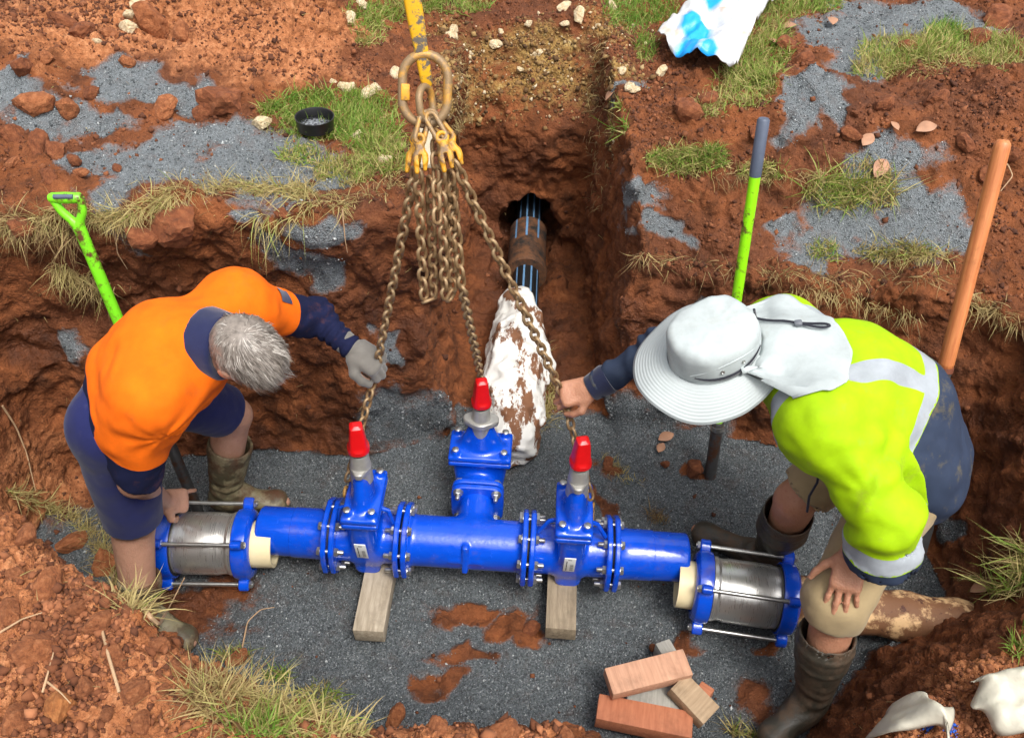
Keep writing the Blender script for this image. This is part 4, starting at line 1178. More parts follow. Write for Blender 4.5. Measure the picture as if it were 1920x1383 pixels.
    for e, rx_, ry_, ex in ((-.012, .112, .134, 2), (.0, .112, .134, 2), (.035, .110, .131, 2.1), (.076, .105, .125, 2.3), (.094, .098, .117, 2.4), (.104, .086, .104, 2.4), (.110, .060, .076, 2.2), (.113, .024, .032, 2)):
        ring_ = []
        for k, (x, y_) in enumerate(superell(rx_, ry_, ex, n)):
            wob = .0028*float(noise3(np.array([[x*28+e*9, y_*28, e*30+5]]))[0])*2
            ring_.append(P(x*(1+wob*5), y_*(1+wob*5), e+wob*2.2+(.010*(y_/.1) if e > .06 else 0)))
        S_.append(np.array(ring_))
    V, F = loft(S_, False); F.append(tuple((len(S_)-1)*n+k for k in range(n)))
    hat = add('hat', (V, F), M_hat, t, True, 0)
    # brim: front and sides, drooping, with stitched rings
    M_brim = NT('hat_brim'); rg = M_brim.attr('ringr').outputs['Fac']
    wave = M_brim.math('SINE', M_brim.math('MULTIPLY', rg, 75.0))
    M_brim.set(Base_Color=M_brim.mix(M_brim.tex(12, 6), (.38, .42, .42), (.47, .51, .51)), Roughness=.85); M_brim.bump(M_brim.math('ADD', wave, M_brim.math('MULTIPLY', M_brim.tex(14, 4), 1.6)), .22, .004)
    Vb, Fb, rr = [], [], []; m = 12; na_ = 90
    for i in range(na_+1):
        ph = R(-128+256*i/na_)                         # 0 = front
        ex = .092*(.82+.30*max(0, math.cos(ph)))
        endt = min(1, (128-abs(math.degrees(ph)))/25+.35)
        for j in range(m):
            tq = j/(m-1); r0 = np.array([.112*math.sin(ph), .134*math.cos(ph)])
            dr_ = nrm(np.array([math.sin(ph)/.112, math.cos(ph)/.134]))
            q = r0+dr_*ex*tq*endt
            dz = -.002-.034*tq**1.5*(1+.6*abs(math.sin(ph)))+.010*math.sin(3.2*ph+1)*tq+.005*math.sin(7*ph)*tq
            Vb.append(P(q[0], q[1], dz)); rr.append(tq)
    for i in range(na_):
        for j in range(m-1): Fb.append((i*m+j, i*m+j+1, (i+1)*m+j+1, (i+1)*m+j))
    me = mk_mesh('brim', np.array(Vb), Fb); attr(me, 'ringr', rr); br = obj('brim', me, M_brim.m, t)
    sm = br.modifiers.new('thick', 'SOLIDIFY'); sm.thickness = .004; sm.offset = 0
    # neck flap, lying over collar and upper back
    Vf, Ff = [], []; na_, m = 44, 26
    back = nrm(np.array([1, -.06, 0.02])); 
    for i in range(na_+1):
        ph = R(92+176*i/na_); sx = math.sin(ph); sy = math.cos(ph)       # from one temple round the back to the other
        p0 = P(.113*sx, .135*sy, -.004)
        frac = i/na_*2-1
        # hem point on an arc behind the neck, spread over both shoulders
        side_ = nrm(fs-ns); sg = 1 if (fl*sx)@side_ > 0 else -1
        th_ = abs(frac)
        hem = base+back*(.06+.275*math.sqrt(max(0, 1-th_**3.2)))+side_*sg*((.25 if sg > 0 else .215)*min(1, th_*1.15))+np.array([0, 0, .09])
        for j in range(m):
            tq = j/(m-1); q = p0+(hem-p0)*tq+np.array([0, 0, .020*math.sin(math.pi*tq)])+fu*(.004*math.sin(i*.55)*tq+.003*math.sin(i*1.1+tq*7))
            Vf.append(q)
    Vf = np.array(Vf)
    hd = Sdf(); head(hd, hc, u, f, 1.05)
    for _ in range(30):
        e_ = .003; base_d = np.minimum(jf(Vf.astype(np.float32)), hd(Vf.astype(np.float32))-.004)
        g = np.stack([np.minimum(jf((Vf+np.eye(3)[k]*e_).astype(np.float32)), hd((Vf+np.eye(3)[k]*e_).astype(np.float32))-.004)-base_d for k in range(3)], 1)/e_
        g /= np.maximum(np.linalg.norm(g, axis=1), 1e-3)[:, None]
        push = np.clip(.010-base_d, 0, .03); 
        push.reshape(na_+1, m)[:, 0] = 0
        Vf = Vf+g*push[:, None]
        far_ = np.clip(base_d-.012, 0, .05)*.35; far_ = (far_.reshape(na_+1, m)*sstep(2, 14, np.arange(m))[None]).ravel(); Vf = Vf-g*far_[:, None]
    G_ = Vf.reshape(na_+1, m, 3)
    for _ in range(2):
        G2 = G_.copy(); G2[1:-1, 1:-1] = .5*G_[1:-1, 1:-1]+.125*(G_[:-2, 1:-1]+G_[2:, 1:-1]+G_[1:-1, :-2]+G_[1:-1, 2:]); G_ = G2
    Vf = G_.reshape(-1, 3)
    for i in range(na_):
        for j in range(m-1): Ff.append((i*m+j, (i+1)*m+j, (i+1)*m+j+1, i*m+j+1))
    fo = add('neck_flap', (Vf, Ff), M_hat, t, True, 0); sm = fo.modifiers.new('thick', 'SOLIDIFY'); sm.thickness = .003; sm.offset = 1
    # dark trim arc, eyelets, cord
    side = -1 if (fl@np.array([0, -1., 0])) < 0 else 1             # crown side towards the near bank
    def crown(ph, e, off=.002):
        rx_, ry_ = np.interp(e, [0, .035, .076, .094], [.112, .110, .105, .098]), np.interp(e, [0, .035, .076, .094], [.134, .131, .125, .117])
        x, y_ = (rx_+off)*math.sin(ph), (ry_+off)*math.cos(ph); return P(x, y_, e)
    M_dark = cloth('black_binding', [(.012, .013, .022)], [], .8, 400)
    pa = [crown(side*R(38+96*k/16), .030-.012*math.sin(math.pi*k/16), .004) for k in range(17)]
    V, F = [], []
    for k, p in enumerate(pa):
        wdt = .0075*math.sin(math.pi*(k+.6)/17.2); V += [p-fu*wdt, p+fu*wdt]
    F = [(2*k, 2*k+2, 2*k+3, 2*k+1) for k in range(16)]
    bo = add('binding', (np.array(V), F), M_dark, t, True, 0); sm = bo.modifiers.new('thick', 'SOLIDIFY'); sm.thickness = .003; sm.offset = 0
    for a_ in (72, 100):
        c_ = crown(side*R(a_), .046, .001); nn_ = nrm(c_-P(0, 0, .02)); 
        add('eyelet', xf(lathe([(0, .0062), (.0025, .0060), (.003, .0035), (.0015, .002)], 20, 'Z'), frame(x=fu, z=nn_), c_), M_steel, t)
    seam = [crown(side*R(32+108*k/24), .032+.040*math.sin(math.pi*k/24), .0015) for k in range(25)]
    add('seam', tube(seam, .0022, 6), M_hat, t)
    # cord: down the back of the crown, toggle, loop on the flap
    pts = [crown(R(178), .078, .004), crown(R(180), .05, .005), crown(R(183), .012, .007)]
    def onflap(i, j): return G_[int(i), int(j)]+fu*.008+np.array([0, 0, .004])
    ii = [na_*.50, na_*.50, na_*.52, na_*.55, na_*.57, na_*.555, na_*.53, na_*.505]; jj = [4, 8, 12, 17, 21, 22, 19, 13]
    loop = pts+[onflap(a, b) for a, b in zip(ii, jj)]
    def smooth_path(p, n=50):
        p = np.array(p); tt = np.linspace(0, len(p)-1, n); o_ = np.stack([np.interp(tt, range(len(p)), p[:, k]) for k in range(3)], 1)
        for _ in range(3): o_[1:-1] = .5*o_[1:-1]+.25*(o_[:-2]+o_[2:])
        return o_
    add('cord', tube(smooth_path(loop), .0036, 8), M_dark, t)
    add('cord_toggle', xf(rbox((.022, .018, .014), .005), frame(x=(1, 0, 0), z=fu), onflap(na_*.51, 12)), simple('grey_toggle', (.12, .13, .15), .5), t)
    d_ = nrm([-.78, -.10, -.22]); n_ = nrm(np.array([-.05, -.55, .80])-d_*(np.array([-.05, -.55, .80])@d_))
    return dict(root=t, grip=fw+d_*.098-n_*.024)
M_navy2 = cloth('navy_cord', [(.010, .012, .030)], [], .9, 400)
RM = worker_yellow()
# ================================================================== chain sling
def rusty(name, a, b, c=None, lo=.45, hi=.6, rough=.7, metal=.3):
    t = NT(name); col = t.mix(t.tex(30, 5), a, b)
    if c: col = t.mix(t.ramp(t.tex(16, 6, .7), [(lo, 0.0), (hi, 1.0)]), col, c)
    t.set(Base_Color=col, Roughness=rough, Metallic=metal); t.bump(t.tex(160, 4), .4, .002); return t.m
M_chain = rusty('rusty_chain', (.20, .115, .052), (.34, .215, .105), (.42, .31, .18), .5, .75, .55, .45)
M_ring = rusty('worn_master_link', (.30, .17, .06), (.24, .19, .13), (.55, .28, .05), .5, .62, .55, .3)
M_yel = rusty('worn_yellow_paint', (.56, .26, .015), (.66, .33, .02), (.20, .12, .055), .48, .60, .5, .1)
def stadium(L, Wd_, n=10):
    r = Wd_/2; s = L/2-r; pts = []
    for k in range(n+1): a = math.pi*k/n; pts.append((r*math.cos(a), s+r*math.sin(a)))
    for k in range(n+1): a = math.pi+math.pi*k/n; pts.append((r*math.cos(a), -s+r*math.sin(a)))
    return pts
def ring_mesh(L, Wd_, rad, n=6, sides=8, name='link'):
    """closed loop, long axis Z, flat in XZ"""
    pts = [np.array([x, 0, z]) for x, z in stadium(L, Wd_, n)]
    m = len(pts); V, F = [], []
    for i in range(m):
        T = nrm_(pts[(i+1) % m]-pts[i-1]); u = np.array([0, 1., 0]); v = np.cross(T, u)
        for k in range(sides): a = 2*math.pi*k/sides; V.append(pts[i]+rad*(math.cos(a)*u+math.sin(a)*v))
    for i in range(m):
        for k in range(sides): F.append((i*sides+k, i*sides+(k+1) % sides, ((i+1) % m)*sides+(k+1) % sides, ((i+1) % m)*sides+k))
    return np.array(V), F
def nrm_(v): return v/np.linalg.norm(v)
PITCHC = .0345
V, F = ring_mesh(PITCHC+.0058, .0245, .0053, 5, 7)
LINK = mk_mesh('link', V, F); LINK.materials.append(M_chain)
sling = thing('chain_sling', 'rusty lifting chain sling with master link, yellow hooks and hanging spare chain', 'chain sling', tuple(Wd(797, 170, 2.25)))
def chain(path, parent, name='chain_leg', start=0.0, twist=0.0):
    P = np.asarray(path, float); d = np.r_[0, np.cumsum(np.linalg.norm(np.diff(P, axis=0), axis=1))]
    n = int(d[-1]/PITCHC); s = (np.arange(n)+.5)*PITCHC
    C = np.stack([np.interp(s, d, P[:, k]) for k in range(3)], 1)
    T = np.stack([np.interp(s+.01, d, P[:, k]) for k in range(3)], 1)-np.stack([np.interp(s-.01, d, P[:, k]) for k in range(3)], 1)
    root = None
    rr = np.random.default_rng(int(abs(P[0, 0]*1e4)) % 9999)
    for i in range(n):
        t = nrm_(T[i]); x = np.cross([0, 1., 0], t); x = nrm_(x); y = np.cross(t, x)
        a = math.pi/4+(math.pi/2)*(i % 2)+twist*i+rr.normal(0, .10)
        xx = x*math.cos(a)+y*math.sin(a); yy = np.cross(t, xx)
        M = Matrix(np.stack([xx, yy, t], 1).tolist()).to_4x4()
        o = bpy.data.objects.new(name if root is None else 'link', LINK); COL.objects.link(o)
        if root is None:
            root = o; o.parent = parent; base = Vector(C[i])-world_off(parent); o.matrix_local = Matrix.Translation(base) @ M; rootW = Matrix.Translation(Vector(C[i])) @ M
        else:
            o.parent = root; o.matrix_parent_inverse = Matrix(); o.matrix_local = rootW.inverted() @ (Matrix.Translation(Vector(C[i])) @ M)
    return root
def curve(pts, n=60, it=4):
    p = np.array(pts, float); dd = np.r_[0, np.cumsum(np.linalg.norm(np.diff(p, axis=0), axis=1))]
    t = np.linspace(0, dd[-1], n); o = np.stack([np.interp(t, dd, p[:, k]) for k in range(3)], 1)
    for _ in range(it): o[1:-1] = .5*o[1:-1]+.25*(o[:-2]+o[2:])
    return o
TT = 2.25
facing = -ray(797, 170); facing /= np.linalg.norm(facing)
upv = np.array([0, 0, 1.])
def facing_frame(tilt=0.0, yaw=0.0):
    z = upv-facing*(upv@facing); z = nrm_(z); y = facing; x = np.cross(y, z)
    return np.stack([x, y, z], 1)@rotm('Y', tilt)@rotm('Z', yaw)
c0 = Wd(797, 168, TT)
add('master_link', xf(ring_mesh(.165, .112, .0115, 14, 12), facing_frame(R(-3)), c0), M_ring, sling, True, 0)
add('tag', xf(rbox((.022, .006, .040), .003), facing_frame(R(-3), R(8)), Wd(760, 173, TT-.012)), M_yel, sling, True, 30)
add('master_link', xf(ring_mesh(.085, .070, .0095, 12, 10), facing_frame(R(4), R(62)), Wd(799, 196, TT+.015)), M_ring, sling, True, 0)
def coupling_link(p, q):
    p, q = np.array(p), np.array(q); z = nrm_(p-q); x = nrm_(np.cross([0, 1, 0.], z)); Rm = np.stack([x, np.cross(z, x), z], 1)
    return add('coupling_link', xf(ring_mesh(np.linalg.norm(p-q)+.016, .026, .0062, 8, 9), Rm@rotm('Z', R(25)), (p+q)/2), M_ring, sling, True, 0)
def clutch(eye, tip, parent):
    eye, tip = np.array(eye), np.array(tip); L = np.linalg.norm(eye-tip); z = nrm_(eye-tip)
    y = facing-z*(facing@z); y = nrm_(y); x = np.cross(y, z); Rm = np.stack([x, y, z], 1)
    def f(p):
        r = np.sqrt(p[:, 0]**2+p[:, 2]**2)
        d = np.sqrt((r-.0125)**2+p[:, 1]**2)-.0058                                   # eye
        b = s_cone(p, (0, 0, -.016), (0, 0, -L*.62), .0115, .0185)
        b = smin(b, s_cone(p, (.010, 0, -L*.5), (.012, 0, -L), .010, .006), .006); b = smin(b, s_cone(p, (-.010, 0, -L*.5), (-.009, 0, -L*.93), .009, .005), .006)
        b = np.maximum(b, np.abs(p[:, 1])-.0105)
        b = np.maximum(b, -s_box(p, (.001, 0, -L*.85), (.0042, .03, L*.36)))           # chain slot
        return smin(d, b, .005)
    V, Q = nets(f, (-.04, -.03, -L-.02), (.04, .03, .03), .0022); V = relax(V, Q, 1, .4)
    return add('shortening_hook', xf((V, Q), Rm, eye), M_yel, parent, True, 0)
eL, eR = Wd(786, 262, TT), Wd(829, 258, TT)
coupling_link(Wd(796, 222, TT), eL); coupling_link(Wd(806, 218, TT), eR)
tL, tR = Wd(791, 322, TT+.01), Wd(842, 318, TT+.01)
clutch(eL, tL, sling); clutch(eR, tR, sling)
eL2, eR2 = Wd(781, 262, TT+.05), Wd(842, 258, TT+.05)
coupling_link(Wd(799, 216, TT+.03), eL2); coupling_link(Wd(806, 214, TT+.03), eR2)
clutch(eL2, Wd(772, 322, TT+.06), sling); clutch(eR2, Wd(861, 312, TT+.06), sling)
# grips inside the fists
gl = LM['grip']; gr = RM['grip']
hookL = np.array([-.555, 1.985, -.795]); hookR = np.array([.300, 1.975, -.815])
def hook(top, parent, sway=0.0):
    top = np.array(top)
    a = np.linspace(R(70), R(-200), 22)
    J = [(0, 0, -.0), (0, 0, -.035)]+[(.020*math.cos(q)-.004, 0, -.062+.022*math.sin(q)) for q in a]
    rad = [.0075, .008]+list(np.interp(np.linspace(0, 1, 22), [0, .4, .8, 1], [.009, .0115, .009, .004]))
    V, F = tube(J, np.array(rad), 10)
    h = join((V, F), xf(ring_mesh(.034, .030, .0062, 8, 8), np.eye(3), (0, 0, .012)), rbox((.006, .008, .040), .002, (.012, 0, -.045)))
    return add('grab_hook', xf(h, rotm('Z', sway), top), rusty('ochre_hook', (.42, .22, .05), (.55, .30, .06), (.16, .09, .04), .48, .6, .6, .2) if 'ochre_hook' not in bpy.data.materials else bpy.data.materials['ochre_hook'], parent, True, 0)
hook(hookL, sling, R(80)); hook(hookR, sling, R(80))
chain(curve([Wd(778, 318, TT+.03), gl, hookL+[0, 0, .025]], 80, 3), sling)
chain(curve([Wd(852, 302, TT+.03), gr, hookR+[0, 0, .025]], 80, 3), sling)
cv = np.array([-.108, 2.395, -.62])
chain(curve([Wd(846, 330, TT+.08), Wd(866, 540, 2.55), cv, cv+[0, .01, -.12]], 80, 3), sling)
hook(cv+[0, .01, -.14], sling, R(10))
def loose(px0, px1, pyb, t0, dz=0):
    a, b = Wd(px0, 318, t0), Wd(px1, 318, t0+.02)
    bot = Wd((px0+px1)/2+8, pyb, t0+.0); zb = a[2]-(a[2]-bot[2])*1.0
    # hang plumb below the hooks
    f = lambda p, z: np.array([p[0], p[1], z])
    zb = Wy((px0+px1)/2, pyb, a[1])[2]
    m = (a+b)/2
    return curve([a, f(a, zb+.03), f(m, zb), f(b, zb+.03), b], 90, 3)
chain(loose(784, 806, 570, TT+.03), sling); chain(loose(828, 846, 566, TT+.03), sling)
chain(curve([Wd(816, 262, TT+.04), Wd(818, 330, TT+.05), Wd(820, 420, TT+.08)], 30, 2), sling)
# yellow hook bar of the machine that lifts the sling
pb, pt = Wd(797, 136, TT+.005), Wd(768, -30, TT-.10)
dirn = nrm_(pt-pb); S = []
Rm = np.stack([nrm_(np.cross(facing, dirn)), np.cross(dirn, nrm_(np.cross(facing, dirn))), dirn], 1)
for s_, w_, th_ in ((-.035, .009, .010), (-.025, .015, .014), (.0, .016, .016), (.06, .018, .017), (.13, .021, .018), (.30, .022, .018), (.75, .022, .018)):
    S.append(np.array([(x, y-.012*max(0, -s_)*40*.02, s_) for x, y in superell(w_, th_, 5, 24)])@Rm.T+pb)
tag(add('lifting_hook', loft(S), rusty('machine_yellow', (.66, .35, .008), (.76, .43, .015), (.13, .11, .09), .52, .57, .45, .1), None, True, 35), 'yellow painted steel lifting hook worn bare, holding up the master link', 'lifting hook')
# ================================================================== pipe in the side trench, with its plastic wrap
pa, pb_ = np.array([.045, 3.22, -.935]), np.array([.06, 4.5, -.93])
M_black = simple('black_polyethylene', (.012, .012, .013), .35, 0, .3, 20)
t = thing('poly_pipe', 'black polyethylene pipe with blue stripes coming out of the side trench wall', 'pipe', tuple(pa))
ax = nrm_(pb_-pa); Rm = np.stack([np.cross([0, 0, 1.], ax)*-1, ax, [0, 0, 1.]], 1); Rm[:, 2] = np.cross(Rm[:, 0], Rm[:, 1])
T = lambda vf: xf(vf, Rm, pa)
add('pipe', T(lathe([(-.30, .062), (1.2, .062)], 40, 'Y')), M_black, t)
M_mudsleeve = NT('muddy_sleeve'); M_mudsleeve.set(Base_Color=M_mudsleeve.mix(M_mudsleeve.ramp(M_mudsleeve.tex(14, 6, .7), [(.40, 0.0), (.58, 1.0)]), (.02, .018, .016), (.14, .06, .026)), Roughness=.7); M_mudsleeve.bump(M_mudsleeve.tex(40, 5), .6, .008)
sl_ = add('sleeve', T(lathe([(.24, .066), (.24, .096), (.27, .100), (.31, .092), (.60, .092), (.60, .066)], 48, 'Y')), M_mudsleeve.m, t)
M_stripe = simple('blue_stripe', (.13, .27, .46), .5, 0, .4, 12)
for a in (-52, -18, 14, 48):
    for (y0, y1, r) in ((-.30, .24, .0626), (.60, 1.15, .0626)):
        V, F = [], []
        for y in (y0, y1):
            for da in (-4.0, -1.3, 1.3, 4.0): q = R(a+da+8); V.append((r*math.sin(q), y, r*math.cos(q)))
        F = [(0, 1, 5, 4), (1, 2, 6, 5), (2, 3, 7, 6)]
        add('stripe', T((np.array(V), F)), M_stripe, t, True, 0)
for a in (-40, -5, 32): # stripes show on the sleeve too, where it is clean near the wall
    V = [(.0926*math.sin(R(a+d)), y, .0926*math.cos(R(a+d))) for y in (.44, .598) for d in (-3.2, 0, 3.2)]
    add('stripe', T((np.array(V), [(0, 1, 4, 3), (1, 2, 5, 4)])), M_stripe, sl_, True, 0)
def muddy_plastic(name, mud, lo=.47, hi=.55, sc=9):
    t = NT(name); mp = t.new('ShaderNodeMapping'); mp.inputs['Scale'].default_value = (1.4, .7, 1); t.link(t.co(), mp.inputs[0])
    m_ = t.ramp(t.tex(sc, 8, .68, vec=mp.outputs[0]), [(lo, 0.0), (hi, 1.0)])
    c = t.mix(m_, t.mix(t.tex(6, 4), (.66, .64, .58), (.82, .81, .78)), t.mix(t.tex(20, 4), mud, tuple(x*2.4 for x in mud)))
    t.set(Base_Color=c, Roughness=t.ramp(m_, [(0, .30), (1, .8)])); t.bump(t.tex(24, 6, .6), .55, .012); return t.m
wa, wb = np.array([.02, 3.20, -.92]), np.array([.015, 2.46, -1.06])
def wrap_f(p):
    d = s_cone(p, wa, wa+(wb-wa)*.40, .070, .118); d = smin(d, s_cone(p, wa+(wb-wa)*.40, wb+(wa-wb)*.10, .118, .105), .05)
    d = smin(d, s_cone(p, wa+(wb-wa)*.55+np.array([-.06, 0, -.02]), wb+np.array([-.07, .06, -.04]), .07, .07), .05)
    d = smin(d, s_cone(p, wa+(wb-wa)*.1+np.array([.05, 0, .02]), wa+(wb-wa)*.45+np.array([.09, 0, .01]), .03, .05), .03)
    cr = 1-2*np.abs(noise3(p*np.array([7, 5, 7], np.float32))); c2 = 1-2*np.abs(noise3(p*15+4))
    cr = np.maximum(cr, .0)**1.6; c2 = np.maximum(c2, 0)**1.5
    return d-.026*cr-.014*c2+.008*noise3(p*22)+.008
V, Q = nets(wrap_f, (-.28, 2.28, -1.28), (.30, 3.36, -.70), .0085)
tag(add('plastic_wrap', (relax(V, Q, 1, .3), Q), muddy_plastic('muddy_white_plastic', (.10, .042, .018), .525, .565, 8), None, True, 0), 'crumpled white plastic sheet smeared with mud, wrapped round the pipe in the side trench', 'plastic sheet')

# ================================================================== bags
def grid_bag(name, corners, nu, nv, crump, label, mat, puff=.02, seed=0, blue=None):
    """crumpled sheet lying on the ground: corner pixels are looked up on the ground"""
    C = [hit(*c)[0] for c in corners]
    V = np.zeros((nv, nu, 3))
    for j in range(nv):
        for i in range(nu):
            a, b = i/(nu-1), j/(nv-1)
            wob = .03*math.sin(6.3*b+seed)*(1 if a < .5 else -1)*abs(a-.5)*2+.03*math.sin(5*a+seed)*(b-.5)
            p = (C[0]*(1-a)+C[1]*a)*(1-b)+(C[3]*(1-a)+C[2]*a)*b; p[0] += wob; p[1] += .6*wob
            g = drop(p[0], p[1])[0][2]
            e = math.sin(math.pi*min(1, max(0, a)))**.5*math.sin(math.pi*b)**.5
            V[j, i] = (p[0], p[1], max(g, p[2]-.05)+.008+puff*e)
    W_ = V.reshape(-1, 3); q = W_*np.array([7, 7, 0])+seed
    cr = (1-2*np.abs(noise3(q)))*crump+(1-2*np.abs(noise3(q*2.3)))*crump*.45+noise3(q*5)*crump*.2
    W_[:, 2] += np.maximum(cr+crump*.3, 0)
    F = [(j*nu+i, j*nu+i+1, (j+1)*nu+i+1, (j+1)*nu+i) for j in range(nv-1) for i in range(nu-1)]
    me = mk_mesh(name, W_, F); o = obj(name, me, mat); m = o.modifiers.new('thick', 'SOLIDIFY'); m.thickness = .004; m.offset = -1
    if blue is not None:
        v = np.full(len(W_), -1.0)
        for px, py, r in blue:
            c = hit(px, py)[0]; v = np.maximum(v, 1-np.hypot(W_[:, 0]-c[0], (W_[:, 1]-c[1])*.75)/r)
        attr(me, 'blue', v+.35*fbm(W_*16, 3))
    return tag(o, label, 'bag')
mb = NT('painted_white_bag'); bl = mb.ramp(mb.attr('blue').outputs['Fac'], [(.10, 0.0), (.45, 1.0)])
c = mb.mix(mb.ramp(mb.tex(9, 6), [(.52, 0.0), (.72, 1.0)]), (.60, .61, .62), (.50, .37, .26)); c = mb.mix(bl, c, (.01, .33, .85))
mb.set(Base_Color=c, Roughness=.38); mb.bump(mb.tex(16, 5), .5, .012)
grid_bag('plastic_bag', [(1222, 100), (1350, -8), (1475, -6), (1352, 172)], 60, 54, .060, 'white plastic bag splashed with blue paint lying on the grass', mb.m, .03, 2.0, [(1338, 30, .075), (1330, 48, .06), (1290, 88, .07), (1300, 112, .08), (1282, 128, .07), (1320, 138, .05), (1345, 10, .05)])
def lump_bag(name, c, r, label, seed, mat):
    c = np.array(c)
    def f(p):
        d = s_ell(p, c, r); q = p+seed
        return d-.030*(1-2*np.abs(noise3(q*6)))-.014*(1-2*np.abs(noise3(q*13)))
    V, Q = nets(f, c-np.array(r)-.08, c+np.array(r)+.08, .011); tag(add(name, (relax(V, Q, 1, .3), Q), mat, None, True, 0), label, 'bag')
M_sack = simple('cream_sack', (.56, .53, .43), .55, 0, .15, 8, .4, 40, .006)
grid_bag('sack', [(1618, 1395), (1668, 1336), (1762, 1352), (1775, 1420)], 34, 30, .040, 'small cream woven sack on the red bank next to blue paint marks', M_sack, .05, 3.3)
grid_bag('sack', [(1795, 1360), (1822, 1285), (1935, 1330), (1945, 1420)], 38, 34, .055, 'larger cream woven sack slumped on the red bank near a grass tuft', M_sack, .07, 7.7)

# ================================================================== black dish on the grass
c, n = hit(593, 246)
V, F = lathe([(.0, .001), (.002, .066), (.045, .070), (.048, .072), (.048, .068), (.044, .066), (.008, .060)], 56, 'Z', cap=False)
dish = add('dish', (V+c+[0, 0, .012], F), M_black, None, True, 40); tag(dish, 'shallow black plastic lid holding wet gravel, sitting on the grass', 'lid')
mw_ = NT('wet_gravel'); vv = mw_.new('ShaderNodeTexVoronoi', Scale=140.0); mw_.link(mw_.co(), vv.inputs['Vector'])
mw_.set(Base_Color=mw_.ramp(vv.outputs['Color'], [(.2, (.03, .03, .035)), (.9, (.30, .32, .34))]), Roughness=.15); mw_.bump(vv.outputs['Distance'], .6, .006)
V, F = lathe([(.018, .0005), (.018, .03), (.017, .0655)], 40, 'Z'); add('contents', (V+c+[0, 0, .012], F), mw_.m, dish, True, 0)

# ================================================================== shovels
def lime(name, col):
    t = NT(name); c = t.mix(t.ramp(t.tex(10, 7, .72), [(.55, 0.0), (.63, 1.0)]), t.mix(t.tex(28, 5), col, tuple(x*.72 for x in col)), (.11, .05, .022)); t.set(Base_Color=c, Roughness=.35); t.bump(t.tex(50, 3), .1, .004); return t.m
M_lime = lime('lime_plastic', (.22, .80, .02)); M_lime2 = lime('lime_fibreglass', (.33, .88, .01))
M_greygrip = simple('blue_grey_grip', (.09, .11, .16), .5, 0, .2, 25, .3, 60)
M_steelb = rusty('muddy_steel', (.06, .06, .06), (.13, .13, .13), (.12, .05, .025), .5, .62, .5, .5)
M_handle = wood('varnished_handle', (.36, .095, .028), (.70, .27, .095), (26, 26, 1.6), .45, bump=.25)
def shovel_blade(tip, axis_up, facing_, w=.10, L=.26):
    z = nrm_(np.asarray(axis_up)); y = np.asarray(facing_, float); y = nrm_(y-z*(y@z)); x = np.cross(y, z)
    V, F = [], []; nu, nv = 9, 9
    for s in (0, 1):
        for j in range(nv):
            b = j/(nv-1); wd = w*(1-.55*max(0, .35-b)**1.2/.35**1.2*1.0)*(1-.15*max(0, b-.8)/.2)
            for i in range(nu):
                a = i/(nu-1)*2-1
                V.append(np.asarray(tip)+x*wd*a+z*L*b+y*(.028*(a*a)-.012*math.sin(math.pi*b)-(.003 if s else 0)))
    n0 = nu*nv
    for s in (0, 1):
        for j in range(nv-1):
            for i in range(nu-1):
                q = (s*n0+j*nu+i, s*n0+j*nu+i+1, s*n0+(j+1)*nu+i+1, s*n0+(j+1)*nu+i); F.append(q if s else q[::-1])
    edge = [i for i in range(nu)]+[j*nu+nu-1 for j in range(1, nv)]+[(nv-1)*nu+i for i in range(nu-2, -1, -1)]+[j*nu for j in range(nv-2, 0, -1)]
    for k in range(len(edge)): a, b = edge[k], edge[(k+1) % len(edge)]; F.append((a, b, b+n0, a+n0))
    return np.array(V), F
# lime D-handled shovel against the far wall
top = Wy(148, 425, 2.37); up_ = nrm_(top-Wy(211, 575, 2.32)); bt = top-up_*(top[2]+1.36)/up_[2]
t = thing('shovel', 'lime green plastic D-handled shovel leaning behind the worker in orange', 'shovel', tuple(bt))
add('shaft', tube([bt+up_*.62, top], .0195, 18), M_lime, t)
add('socket', tube([bt+up_*.10, bt+up_*.55, bt+up_*.64], np.array([.020, .021, .0215]), 18), M_steelb, t)
g = nrm_(np.cross(up_, [0, -1, .3])); g = g if g[0] > 0 else -g
gA, gB = Wy(98, 371, 2.39), Wy(150, 371, 2.39)
add('handle_grip', tube([gA-nrm_(gB-gA)*.010, gA, (gA+gB)/2, gB, gB+nrm_(gB-gA)*.006], np.array([.012, .017, .0185, .017, .012]), 16), M_lime, t)
mid = top
for e in (gA, gB): add('handle_arm', tube(curve([e, e+(mid-e)*.45+(e-(gA+gB)/2)*.25, mid+(e-mid)*.06, mid-up_*.03], 16, 2), np.array([.0135]*10+[.016]*6), 12), M_lime, t)
add('handle_insert', tube([gA+(gB-gA)*.15+[0, -.012, .012], gA+(gB-gA)*.85+[0, -.012, .012]], .0075, 10), M_greygrip, t)
add('blade', shovel_blade(bt-up_*.10, up_, (0, -1, 0), .10, .28), M_steelb, t, True, 40)
